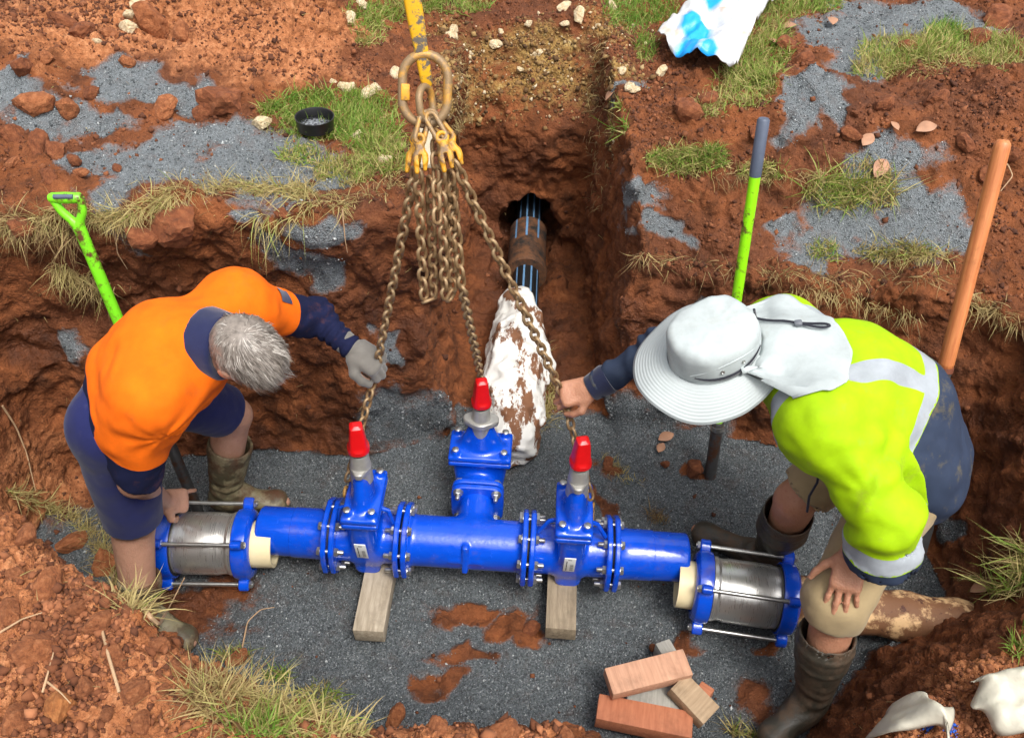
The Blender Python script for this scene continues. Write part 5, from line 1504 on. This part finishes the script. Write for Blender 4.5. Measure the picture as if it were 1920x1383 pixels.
# long shovel with grey grip
bt = Wz(1333, 880, -1.13); top = Wz(1432, 222, .30); up_ = nrm_(top-bt)
t = thing('shovel', 'bright green fibreglass long shovel with grey end grip behind the pale flap hat', 'shovel', tuple(bt)); LT = np.linalg.norm(top-bt)
add('shaft', tube([bt+up_*.20, top-up_*.19], .0190, 20), M_lime2, t); add('end_grip', tube([top-up_*.195, top-up_*.185, top-up_*.006, top], np.array([.0195, .0205, .0205, .016]), 20), M_greygrip, t)
add('socket', tube([bt-up_*.14, bt+up_*.20, bt+up_*.24, bt+up_*.245], np.array([.024, .024, .023, .019]), 18), M_steelb, t)
add('ferrule', tube([bt+up_*.205, bt+up_*.225], .0265, 18), M_steel, t)
add('blade', shovel_blade(bt-up_*.34, up_, (0, -1, 0), .095, .26), M_steelb, t, True, 40)
# varnished timber handle
top = Wy(1882, 262, 2.62); cut = Wy(1772, 690, 2.34); up_ = nrm_(top-cut); bt = top-up_*(top[2]+1.0)/up_[2]; LT = np.linalg.norm(top-bt)
t = thing('shovel', 'long varnished timber shovel handle standing behind the yellow jacket', 'shovel', tuple(bt))
s_c = (cut-bt)@up_
shaft = mk_mesh('handle', *lathe([(0, .0245), (.02, .0262), (LT-s_c-.03, .0262), (LT-s_c-.012, .0245), (LT-s_c, .016)], 24, 'Z'))
o = obj('handle', shaft, M_handle); o.matrix_world = Matrix.Identity(4); o.parent = t
o.matrix_local = Matrix.Translation(Vector(up_*s_c)) @ Vector(up_).to_track_quat('Z', 'Y').to_matrix().to_4x4()
add('socket', tube([bt+up_*.05, bt+up_*(s_c-.03), bt+up_*(s_c+.004)], np.array([.026, .024, .0275]), 18), M_steelb, t)
add('socket_band', tube([bt+up_*(s_c-.012), bt+up_*(s_c+.006)], .0285, 18), simple('rust_band', (.16, .05, .025), .6), t)
add('blade', shovel_blade(bt-up_*.20, up_, (0, -1, 0), .10, .27), M_steelb, t, True, 40)
# pale lath at the trench lip
a_ = hit(838, 236)[0]; b_ = drop(-.33, a_[1]-.26)[0]; a_ = drop(min(a_[0], -.36), a_[1])[0]; b_[2] = max(b_[2], a_[2]-.03)
plank('lath', a_+[0, 0, .022], b_+[0, 0, .022], .045, .02, wood('pale_lath', (.36, .30, .20), (.52, .46, .34), (20, 3, 20)), 'pale thin timber lath at the lip of the side trench behind the chain')

# ================================================================== timber offcuts on the trench floor
plank('timber_offcut', Wz(1236, 1232, -1.15), Wz(1262, 1222, -1.15), .07, .07, M_ash_wood, 'grey timber offcut poking out behind the pink one in the heap')
plank('timber_offcut', Wz(1175, 1302, -1.16), Wz(1300, 1325, -1.16), .11, .05, M_ash_wood, 'flat grey timber offcut at the bottom of the offcut heap')
plank('timber_offcut', Wz(1300, 1330, -1.165), Wz(1326, 1290, -1.165), .05, .05, M_red_wood, 'orange timber offcut half hidden under the tan one')
plank('timber_offcut', Wz(1119, 1330, -1.145), Wz(1296, 1366, -1.145), .088, .062, M_red_wood, 'long orange-red hardwood offcut at the front of the heap')
plank('timber_offcut', Wz(1268, 1280, -1.09), Wz(1330, 1345, -1.12), .085, .05, M_tan_wood, 'tan timber offcut lying across the others')
plank('timber_offcut', Wz(1140, 1282, -1.075), Wz(1288, 1245, -1.065), .090, .05, M_pink_wood, 'pale pink sawn timber offcut on top of the heap', roll=R(6))
# ================================================================== clods and rocks (countable), crumbs and chips (stuff)
def lump_mesh(seed, flat=.75, rough=.35):
    bm = bmesh.new(); bmesh.ops.create_icosphere(bm, subdivisions=3, radius=1.0)
    V = np.array([v.co[:] for v in bm.verts]); F = [tuple(v.index for v in f.verts) for f in bm.faces]; bm.free()
    rg = np.random.default_rng(seed*13); pn = rg.normal(size=(13, 3)); pn /= np.linalg.norm(pn, axis=1)[:, None]; pd_ = rg.uniform(.62, 1.0, 13)
    dots = V@pn.T; r = np.min(np.where(dots > .15, pd_/np.maximum(dots, .15), 9), 1); r = np.minimum(r, 1.35)
    r = r*(1+rough*.35*fbm(V*1.6+seed*3.3, 3))+.16*fbm(V*4.0+seed, 3)+.07*fbm(V*10+seed, 2)
    V = V*r[:, None]*np.array([1, .85, flat]); return mk_mesh('clod', V, F, False)
M_clod = NT('red_clod'); M_clod.set(Base_Color=M_clod.ramp(M_clod.tex(2.2, 7, .68), [(.25, (.09, .025, .008)), (.5, (.21, .062, .020)), (.72, (.33, .12, .045))]), Roughness=.92); M_clod.bump(M_clod.tex(9, 7, .7), .8, .012)
M_orange_clod = NT('orange_clod'); M_orange_clod.set(Base_Color=M_orange_clod.ramp(M_orange_clod.tex(2.4, 7, .68), [(.25, (.20, .06, .015)), (.5, (.42, .15, .040)), (.72, (.55, .24, .08))]), Roughness=.92); M_orange_clod.bump(M_orange_clod.tex(9, 7, .7), .8, .012)
M_rock = NT('cream_rock'); M_rock.set(Base_Color=M_rock.ramp(M_rock.tex(2.0, 7, .7), [(.28, (.28, .15, .07)), (.42, (.62, .47, .27)), (.7, (.80, .70, .50))]), Roughness=.9); M_rock.bump(M_rock.tex(7, 7, .7), .8, .012)
M_dry_clod = NT('dry_clod'); M_dry_clod.set(Base_Color=M_dry_clod.ramp(M_dry_clod.tex(2.6, 6, .7), [(.28, (.14, .040, .013)), (.5, (.33, .108, .036)), (.72, (.50, .20, .082))]), Roughness=.95); M_dry_clod.bump(M_dry_clod.tex(9, 6, .7), .9, .012)
VAR = {m.m.name: [] for m in (M_clod, M_orange_clod, M_rock, M_dry_clod)}
for k in range(6):
    base = lump_mesh(k+1, .72 if k % 2 else .85, .30)
    for m in (M_clod, M_orange_clod, M_rock, M_dry_clod): c_ = base.copy(); c_.materials.append(m.m); VAR[m.m.name].append(c_)
def lump(name, mat, px, py, r_px, label, group, sink=.35):
    c, n = hit(px, py); r = r_px*depth(c)/FPX
    me = VAR[mat.m.name][rng.integers(6)]
    o = bpy.data.objects.new(name, me); COL.objects.link(o)
    o.location = Vector(c+n*r*(.55-sink)); o.scale = (r*rng.uniform(.9, 1.2), r*rng.uniform(.85, 1.15), r*rng.uniform(.8, 1.1))
    o.rotation_euler = tuple(rng.uniform(-.5, .5, 2))+(rng.uniform(0, 6.28),)
    return tag(o, label, 'rock' if mat is M_rock else 'clod', group)
for px, py, r in [(118, 42, 24), (152, 62, 22), (205, 66, 17), (290, 45, 34), (60, 195, 30), (130, 205, 24), (310, 205, 26), (235, 118, 15), (175, 175, 16), (25, 255, 22), (75, 275, 26), (105, 285, 20), (140, 300, 14), (150, 325, 13), (220, 318, 9), (385, 215, 19), (45, 125, 20), (345, 60, 20), (25, 310, 18), (90, 330, 16), (530, 400, 14), (330, 420, 44), (265, 435, 30), (40, 420, 24), (85, 110, 16)]:
    lump('clod', M_dry_clod if (px+py) % 2 else M_clod, px, py, r, 'red clay clod on the crumbly spoil behind the trench', 'red clods on the spoil heap')
lump('clod', M_clod, 418, 195, 48, 'biggest brown clod, flat-topped, beside the grass on the spoil', None)
for px, py, r in [(60, 1230, 40), (95, 1100, 30), (40, 1010, 22), (180, 1170, 26), (250, 1300, 26), (330, 1250, 18), (270, 1350, 22), (40, 1350, 32), (150, 1140, 16), (75, 1180, 18), (25, 1080, 18), (220, 1110, 14), (110, 1260, 15), (200, 1340, 16), (310, 1290, 14), (395, 1270, 20), (200, 1060, 30), (130, 1020, 26), (345, 1330, 22), (160, 1290, 20), (300, 1210, 22), (20, 1150, 26), (440, 1235, 18), (215, 1230, 20), (820, 1368, 24), (950, 1372, 26), (1060, 1378, 18), (740, 1350, 20)]:
    lump('clod', M_dry_clod, px, py, r, 'red clay clod on the near bank of loose soil', 'red clods on the near bank')
lump('clod', M_orange_clod, 112, 1328, 38, 'orange clay clod with a thin root across it on the near bank', None)
for px, py, r in [(262, 12, 20), (240, 28, 12), (243, 55, 17), (180, 78, 8)]:
    lump('rock', M_rock, px, py, r, 'cream rock lying between red clods on the spoil heap', 'cream rocks on the spoil heap')
for px, py, r in [(655, 35, 13), (680, 10, 12), (640, 165, 13), (655, 165, 12), (690, 175, 14), (705, 165, 11), (745, 140, 14), (625, 155, 8), (490, 232, 18), (720, 300, 12), (668, 255, 11), (845, 70, 16), (850, 55, 12)]:
    lump('rock', M_rock, px, py, r, 'pale stone between the grass and the lifting ring', 'pale stones by the lifting ring')
for px, py, r in [(1065, 15, 14), (1085, 30, 13), (1060, 45, 8), (990, 45, 8), (930, 85, 11), (1165, 135, 10), (1180, 165, 13), (1190, 170, 11), (1240, 135, 12), (1150, 15, 9), (1010, 100, 8), (1120, 50, 7), (975, 130, 8), (940, 60, 8)]:
    lump('rock', M_rock, px, py, r, 'pale stone on the yellow clay end of the side trench', 'pale stones by the side trench')
for px, py, r in [(1300, 880, 22), (1105, 925, 14), (1140, 870, 12), (1245, 870, 8), (1000, 1180, 13), (1225, 1215, 8)]:
    lump('clod', M_clod, px, py, r, 'red soil lump dropped on the grey gravel floor', 'soil lumps on the gravel floor', .1)
for px, py, r in [(1420, 250, 20), (1290, 205, 30), (1320, 190, 20), (1500, 120, 24), (1480, 90, 20), (1830, 80, 30), (1870, 40, 30), (1700, 90, 18), (1760, 190, 24), (1650, 200, 22), (1860, 330, 22), (1900, 290, 18), (1810, 270, 16), (1590, 250, 18)]:
    lump('clod', M_clod, px, py, r, 'brown soil clod on the bank behind the yellow-jacketed worker', 'clods on the right bank')

OCT = np.array([(1, 0, 0), (-1, 0, 0), (0, 1, 0), (0, -1, 0), (0, 0, 1), (0, 0, -1)], float)
OF = np.array([(0, 2, 4), (2, 1, 4), (1, 3, 4), (3, 0, 4), (2, 0, 5), (1, 2, 5), (3, 1, 5), (0, 3, 5)])
def grains(name, pts, nrm_s, size, label, cat, mat, tint=None, squash=.6):
    n = len(pts); r = np.random.default_rng(n)
    q = r.normal(size=(n, 3, 3)); Q_, _ = np.linalg.qr(q)
    base = OCT[None]*(1+r.normal(0, .28, size=(n, 6, 1)))*np.array([1, .8, squash])
    V = np.einsum('nij,nvj->nvi', Q_, base)*size[:, None, None]+(pts+nrm_s*size[:, None]*.25)[:, None, :]
    F = (OF[None]+(np.arange(n)*6)[:, None, None]).reshape(-1, 3)
    me = mk_mesh(name, V.reshape(-1, 3), F, False)
    attr(me, 'tint', np.repeat(r.uniform(size=n) if tint is None else tint, 6))
    return tag(obj(name, me, mat), label, cat, kind='stuff')
def tri_sample(n, weight):
    """random points on the ground, weighted per vertex"""
    qa = weight[TQ].mean(1)
    d1 = TV[TQ[:, 2]]-TV[TQ[:, 0]]; d2 = TV[TQ[:, 3]]-TV[TQ[:, 1]]; cr = np.cross(d1, d2); ar = np.linalg.norm(cr, axis=1)*.5
    pr = qa*ar; pr /= pr.sum(); f = rng.choice(len(TQ), n, p=pr)
    a, b = rng.uniform(size=(2, n, 1)); Qv = TV[TQ[f]]
    P = (Qv[:, 0]*(1-a)+Qv[:, 1]*a)*(1-b)+(Qv[:, 3]*(1-a)+Qv[:, 2]*a)*b
    return P, cr[f]/np.maximum(np.linalg.norm(cr[f], axis=1), 1e-9)[:, None]
inview = (TV[:, 0] > -2.7) & (TV[:, 0] < 2.8) & (TV[:, 1] < 4.9)
noise_edge = gm+.5*fbm(TV*8, 3)
P_, N2 = tri_sample(70000, inview*(noise_edge > .45)*np.clip(gm, 0, 1))
m_ch = NT('gravel_chips'); m_ch.set(Base_Color=m_ch.ramp(m_ch.attr('tint').outputs['Fac'], [(0, (.030, .036, .040)), (.45, (.10, .115, .12)), (.8, (.19, .21, .215)), (1, (.46, .48, .48))]), Roughness=.6)
grains('gravel_chips', P_, N2, rng.uniform(.0016, .0040, len(P_))*(1+.8*(rng.uniform(size=len(P_)) > .95)+1.4*(rng.uniform(size=len(P_)) > .985)), 'grey crushed stone chips over the trench floor and banks', 'gravel', m_ch.m)
m_cr = NT('soil_crumbs'); m_cr.set(Base_Color=m_cr.ramp(m_cr.attr('tint').outputs['Fac'], [(0, (.06, .019, .008)), (.5, (.155, .050, .018)), (.85, (.27, .098, .040)), (1, (.42, .17, .075))]), Roughness=.95)
wt = inview*np.clip(1-gm, .04, 1)*(sstep(.45, .8, vnormals(TV, TQ)[:, 2])+.05)*(.15+LOOSE)*(.25+sstep(-.1, .35, fbm(TV*3, 2)))*(1+3.5*sstep(1.5, 1.2, TV[:, 1]))
P_, N2 = tri_sample(125000, wt)
grains('soil_crumbs', P_, N2, np.clip(rng.lognormal(-5.45, .60, len(P_)), .0016, .017), 'crumbs of red soil strewn over banks and spoil', 'soil', m_cr.m, np.clip(rng.uniform(0, .80, len(P_))+.18*sstep(1.5, 1.2, P_[:, 1]), 0, 1), .85)
wc = inview*np.clip(cm, 0, 1); P_, N2 = tri_sample(3200, wc+1e-9)
m_cl = NT('clay_gravel'); m_cl.set(Base_Color=m_cl.ramp(m_cl.attr('tint').outputs['Fac'], [(0, (.07, .035, .014)), (.5, (.19, .105, .036)), (.88, (.34, .22, .085)), (1, (.62, .52, .36))]), Roughness=.95)
grains('clay_pebbles', P_, N2, np.clip(rng.lognormal(-5.2, .55, len(P_)), .002, .020), 'yellow clay pebbles on the battered end of the side trench', 'gravel', m_cl.m, None, .8)

# ================================================================== grass, straw and roots
class Blades:
    def __init__(s): s.V, s.F, s.T = [], [], []
    def blade(s, p, d, L, w, bend, tint, nseg=4, grav=.5):
        p = np.array(p, float); d = nrm_(np.asarray(d, float)); side = np.cross(d, [0, 0, 1.]); ln = np.linalg.norm(side)
        side = side/ln if ln > 1e-3 else np.array([1., 0, 0]); a = rng.uniform(0, 6.28); up = np.cross(side, d)
        side = side*math.cos(a)+up*math.sin(a)
        b = len(s.V)
        for k in range(nseg+1):
            wk = w*(1-(k/nseg)**1.6)
            if k < nseg: s.V += [p-side*wk, p+side*wk]
            else: s.V += [p]
            s.T += [tint]*(2 if k < nseg else 1)
            d = nrm_(d+bend/nseg+np.array([0, 0, -grav/nseg])); p = p+d*L/nseg
        for k in range(nseg-1): s.F.append((b+2*k, b+2*k+1, b+2*k+3, b+2*k+2))
        s.F.append((b+2*nseg-2, b+2*nseg-1, b+2*nseg))
    def build(s, name, label, cat, mat):
        me = mk_mesh(name, np.array(s.V), s.F); attr(me, 'tint', s.T); return tag(obj(name, me, mat), label, cat, kind='stuff')
def grass_mat():
    t = NT('grass_blades'); c = t.ramp(t.attr('tint').outputs['Fac'], [(0, (.16, .085, .040)), (.18, (.40, .29, .13)), (.42, (.50, .42, .17)), (.62, (.24, .32, .055)), (1, (.10, .25, .025))])
    t.set(Base_Color=c, Roughness=.6, Specular_IOR_Level=.3)
    tr = t.new('ShaderNodeBsdfTranslucent'); t.link(c, tr.inputs[0]); mx = t.new('ShaderNodeMixShader'); mx.inputs[0].default_value = .25
    out = [n for n in t.n if n.type == 'OUTPUT_MATERIAL'][0]; t.link(t.b.outputs[0], mx.inputs[1]); t.link(tr.outputs[0], mx.inputs[2]); t.link(mx.outputs[0], out.inputs[0]); return t.m
M_grass = grass_mat()
def field(B, regs):
    regs = regs+[(a, b, c*1.08, d*1.1, int(e*.8), g*.55, h*.62, 1.3) for a, b, c, d, e, g, h, i in regs]
    for px, py, rx, ry, n, L, green, spread in regs:
        for _ in range(int(n*1.5)):
            r_ = math.sqrt(rng.uniform()); a = rng.uniform(0, 6.283)
            # clumped
            c, nn = hit(px+rx*r_*math.cos(a)+rng.normal(0, 3), py+ry*r_*math.sin(a)+rng.normal(0, 2))
            if nn[2] < .25: continue
            k = float(np.clip(rng.lognormal(-.2, .42), .3, 1.7)); tn = np.clip(rng.normal(green, .16), 0, 1)
            d = nn*.6+np.array([0, 0, .5])+rng.normal(0, spread, 3)
            B.blade(c-nn*.004, d, L*k, rng.uniform(.0011, .0024)*(1+L*3), rng.normal(0, .5, 3), tn, 4, .55)
B = Blades()
field(B, [  # (px, py, rx, ry, count, length m, greenness, spread)
    (600, 215, 110, 45, 1500, .050, .74, .5), (690, 230, 60, 60, 900, .055, .70, .5), (720, 290, 45, 40, 600, .055, .55, .6), (650, 320, 60, 25, 500, .050, .50, .7), (560, 290, 40, 20, 160, .04, .6, .6),
    (700, 30, 55, 25, 500, .045, .68, .5), (860, 10, 60, 14, 450, .045, .66, .5), (760, 12, 60, 14, 350, .04, .6, .5), (690, 70, 30, 14, 120, .04, .6, .5),
    (1200, 20, 70, 40, 1100, .055, .78, .5), (1210, 90, 20, 26, 200, .05, .75, .5), (1420, 90, 60, 80, 1500, .065, .62, .55), (1400, 160, 60, 40, 700, .06, .56, .6), (1480, 15, 60, 18, 500, .05, .68, .5), (1540, 10, 40, 14, 250, .05, .7, .5), (1330, 200, 30, 20, 160, .05, .5, .6),
    (1680, 100, 70, 30, 700, .06, .55, .6), (1800, 90, 110, 30, 1200, .065, .52, .65), (1770, 65, 35, 22, 350, .06, .78, .5), (1880, 100, 50, 30, 500, .06, .5, .6), (1640, 130, 40, 20, 260, .06, .48, .6),
    (1290, 300, 70, 25, 520, .055, .56, .6), (1335, 292, 25, 20, 200, .05, .8, .5), (1430, 320, 50, 20, 200, .045, .5, .7), (1240, 300, 30, 18, 120, .04, .55, .6), (1160, 240, 18, 14, 50, .09, .78, .5), (1155, 205, 14, 12, 50, .05, .75, .5),
    (1570, 360, 60, 30, 260, .11, .58, .8), (1650, 350, 30, 40, 160, .11, .45, .8), (1545, 470, 30, 20, 100, .05, .55, .7), (1680, 470, 80, 14, 200, .06, .45, .8),
    (560, 1350, 85, 34, 200, .062, .46, .8), (460, 1350, 70, 30, 130, .070, .34, 1.0), (520, 1330, 90, 40, 110, .05, .30, 1.2), (480, 1372, 50, 16, 110, .06, .78, .6), (600, 1300, 36, 20, 90, .06, .55, .6), (520, 1265, 22, 12, 40, .065, .70, .5), (640, 1372, 50, 16, 110, .06, .40, .7), (400, 1310, 50, 25, 160, .09, .22, .8), (440, 1230, 30, 12, 60, .06, .45, .5),
    (1880, 1080, 45, 35, 260, .12, .52, .6), (1905, 1050, 30, 35, 140, .12, .45, .6), (1905, 1215, 14, 14, 30, .06, .72, .4), (1380, 1370, 14, 10, 26, .10, .45, .5), (1410, 1378, 10, 6, 18, .07, .5, .5),
])
B.build('grass', 'short green and yellow grass growing on the banks', 'grass', M_grass)
# straw and roots spilling over the cut edges
S_ = Blades()
def fringe(line, n, L, tint, out=(0, -1, 0), jit=10, grav=1.6, w=(.0008, .0018)):
    line = np.array(line, float)
    for _ in range(int(n*1.9)):
        u = rng.uniform(0, len(line)-1); i = min(int(u), len(line)-2); q = line[i]+(line[i+1]-line[i])*(u-i)
        c, nn = hit(q[0]+rng.normal(0, jit), q[1]+rng.normal(0, jit*.6))
        d = np.asarray(out, float)*rng.uniform(.2, 1.0)+nn*.5+rng.normal(0, .5, 3)
        S_.blade(c-nn*.006, d, L*rng.uniform(.35, 1.35), rng.uniform(*w)*1.15, rng.normal(0, .9, 3), np.clip(rng.normal(tint, .10), 0, 1), 5, grav*rng.uniform(.4, 1.2))
fringe([(0, 430), (120, 395), (230, 410), (330, 355), (420, 350), (540, 355), (640, 380)], 900, .09, .30)
fringe([(160, 400), (260, 395), (340, 350)], 260, .08, .36); fringe([(420, 345), (560, 350), (580, 380)], 380, .09, .38)
fringe([(640, 380), (760, 340)], 160, .07, .22)
fringe([(0, 400), (60, 420), (150, 440)], 220, .12, .10)
fringe([(480, 400), (560, 410)], 40, .16, .40, grav=2.2); fringe([(100, 500), (200, 540)], 140, .11, .30)
fringe([(1180, 480), (1400, 500), (1560, 520), (1760, 520)], 320, .09, .16); fringe([(1640, 470), (1780, 480)], 150, .09, .36)
fringe([(1480, 540), (1600, 560), (1720, 600)], 120, .08, .24)
fringe([(1820, 560), (1915, 600)], 160, .08, .22); fringe([(1600, 120), (1750, 130), (1915, 110)], 300, .08, .38, grav=1.0)
fringe([(1330, 330), (1500, 330), (1640, 300)], 140, .08, .20)
fringe([(20, 920), (140, 975), (210, 1060), (250, 1130)], 460, .085, .36, out=(.5, .4, .1), grav=.7); fringe([(180, 1000), (220, 1120), (260, 1150)], 420, .09, .32, out=(.6, .3, 0), grav=1.0)
fringe([(350, 1290), (450, 1310), (560, 1350)], 240, .10, .30, out=(.3, .2, .2), grav=.7)
fringe([(1010, 640), (1030, 760), (1020, 800)], 260, .09, .34, out=(-.2, -.3, .3), grav=.9, w=(.001, .002))
fringe([(1135, 860), (1180, 900)], 60, .05, .35, out=(0, 0, .4), grav=.8); fringe([(1225, 960), (1240, 975)], 60, .05, .10, out=(0, 0, .5), grav=.5)
fringe([(860, 60), (870, 200), (850, 250)], 160, .06, .20); fringe([(1130, 60), (1115, 200), (1120, 400)], 160, .06, .12)
for _ in range(420):   # loose bits everywhere
    px, py = rng.uniform(0, 1920), rng.uniform(0, 1383); c, nn = hit(px, py)
    if c[2] < -1.0: continue
    S_.blade(c+nn*.003, rng.normal(0, 1, 3)+nn*.2, rng.uniform(.015, .05), .0010, rng.normal(0, .5, 3), np.clip(rng.normal(.22, .12), 0, 1), 3, .3)
S_.build('straw', 'dry straw, grass stems and fine roots hanging over the cut edges', 'straw', M_grass)
# thicker roots, one by one
M_root = simple('root_bark', (.46, .30, .17), .8, 0, .3, 40, .4, 90)
def root(pts, r, label, lift=.01):
    P = []
    for px, py, *dz in pts: c, nn = hit(px, py); P.append(c+nn*lift+np.array([0, 0, dz[0] if dz else 0]))
    C = curve(P, 26, 2); tag(add('root', tube(C, np.linspace(r, r*.4, 26), 7), M_root, None), label, 'root')
root([(265, 1150), (300, 1195, .03), (325, 1160, .06), (358, 1115, .10)], .0050, 'pale forked root sticking up from the near bank beside the shin')
root([(455, 1215), (470, 1185, .06), (495, 1165, .07), (520, 1158, .06)], .0032, 'thin reddish root arching over the gravel at the near bank')
root([(0, 760), (25, 800), (45, 850), (62, 920)], .0040, 'long pale root hanging down the left wall of the trench')
root([(225, 1300), (205, 1240, .02), (195, 1180, .02), (210, 1110, .02), (230, 1050, .02)], .0032, 'long thin root curving over the near bank next to dry straw')
root([(85, 1300), (110, 1240, .02), (112, 1225, .02)], .0026, 'short pale root on the red mound of the near bank')
root([(0, 1190), (50, 1170, .015), (85, 1160, .015)], .0026, 'pale root lying across a big clod of the near bank')
root([(112, 1312, .06), (135, 1330, .06), (150, 1345, .05)], .0022, 'fine root crossing the orange clay clod')
root([(1855, 300), (1880, 320, .03), (1890, 345, .03), (1870, 370, .02)], .0035, 'bent pale root beside the varnished timber handle')
root([(640, 395), (645, 450), (650, 470)], .0026, 'thin root hanging below the grass edge near the chain')
root([(218, 420), (222, 470), (240, 500)], .0026, 'thin root hanging beside the lime shovel')
# ================================================================== dry leaves
M_leaf = simple('dry_leaf', (.42, .22, .13), .65, 0, .3, 30, .4, 60)
def leaf(px, py, L, ang, label, curl=.5):
    c, nn = hit(px, py); V, F = [], []; n = 9
    for k in range(n):
        u = k/(n-1); wd = L*.30*math.sin(math.pi*min(1, u*1.02+.0))**.8
        z = .25*L*curl*(u-.4)**2
        V += [(u*L-L/2, -wd, z+wd*curl*.9), (u*L-L/2, 0, z), (u*L-L/2, wd, z+wd*curl*1.2)]
    for k in range(n-1):
        for j in (0, 1): F.append((3*k+j, 3*k+j+1, 3*k+j+4, 3*k+j+3))
    zz = nn*.5+np.array([0, 0, .5]); Rm = frame(x=(math.cos(ang), math.sin(ang), .1), z=zz)
    o = add('leaf', xf((np.array(V), F), Rm, c+nn*.012), M_leaf, None, True, 0); m = o.modifiers.new('t', 'SOLIDIFY'); m.thickness = .0008
    tag(o, label, 'leaf')
leaf(1648, 318, .10, 1.0, 'large curled brown leaf on the grey gravel of the right bank', .6)
leaf(1735, 245, .09, .3, 'brown leaf on the soil ridge above the gravel slide')
leaf(1625, 265, .08, .9, 'pale narrow leaf at the top of the gravel slide', .3)
leaf(1675, 240, .05, 2.0, 'small curled leaf on the dark soil of the right bank')
leaf(1248, 822, .08, .5, 'pinkish leaf on the red slope behind the bare hand', .3)
leaf(1238, 842, .06, 1.1, 'thin pinkish leaf just below another on the red slope', .2)
leaf(1560, 45, .08, 1.4, 'reddish leaf between the grass and the upper gravel'); leaf(1480, 55, .08, .6, 'curled reddish leaf in the grass beside the painted bag')
leaf(1450, 85, .07, 2.4, 'brown leaf tucked in the grass below the painted bag')
leaf(1150, 178, .06, .3, 'dark leaf at the edge of the clay batter')
leaf(1850, 1105, .10, .1, 'pale torn leaf beside the grass tuft of the near bank', .2)
# blue marking paint on the near bank
pm = NT('blue_marking_paint'); pm.set(Base_Color=(.03, .12, .55), Roughness=.7)
c, nn = hit(1765, 1362); P_, N2 = [], []
pts_ = []; 
for _ in range(420):
    q, n3 = hit(1765+rng.normal(0, 14), 1362+rng.normal(0, 9)); pts_.append(q); N2.append(n3)
grains('marking_paint', np.array(pts_), np.array(N2), rng.uniform(.002, .006, 420), 'speckles of blue marking paint on the red bank between two sacks', 'paint', pm.m, None, .3)
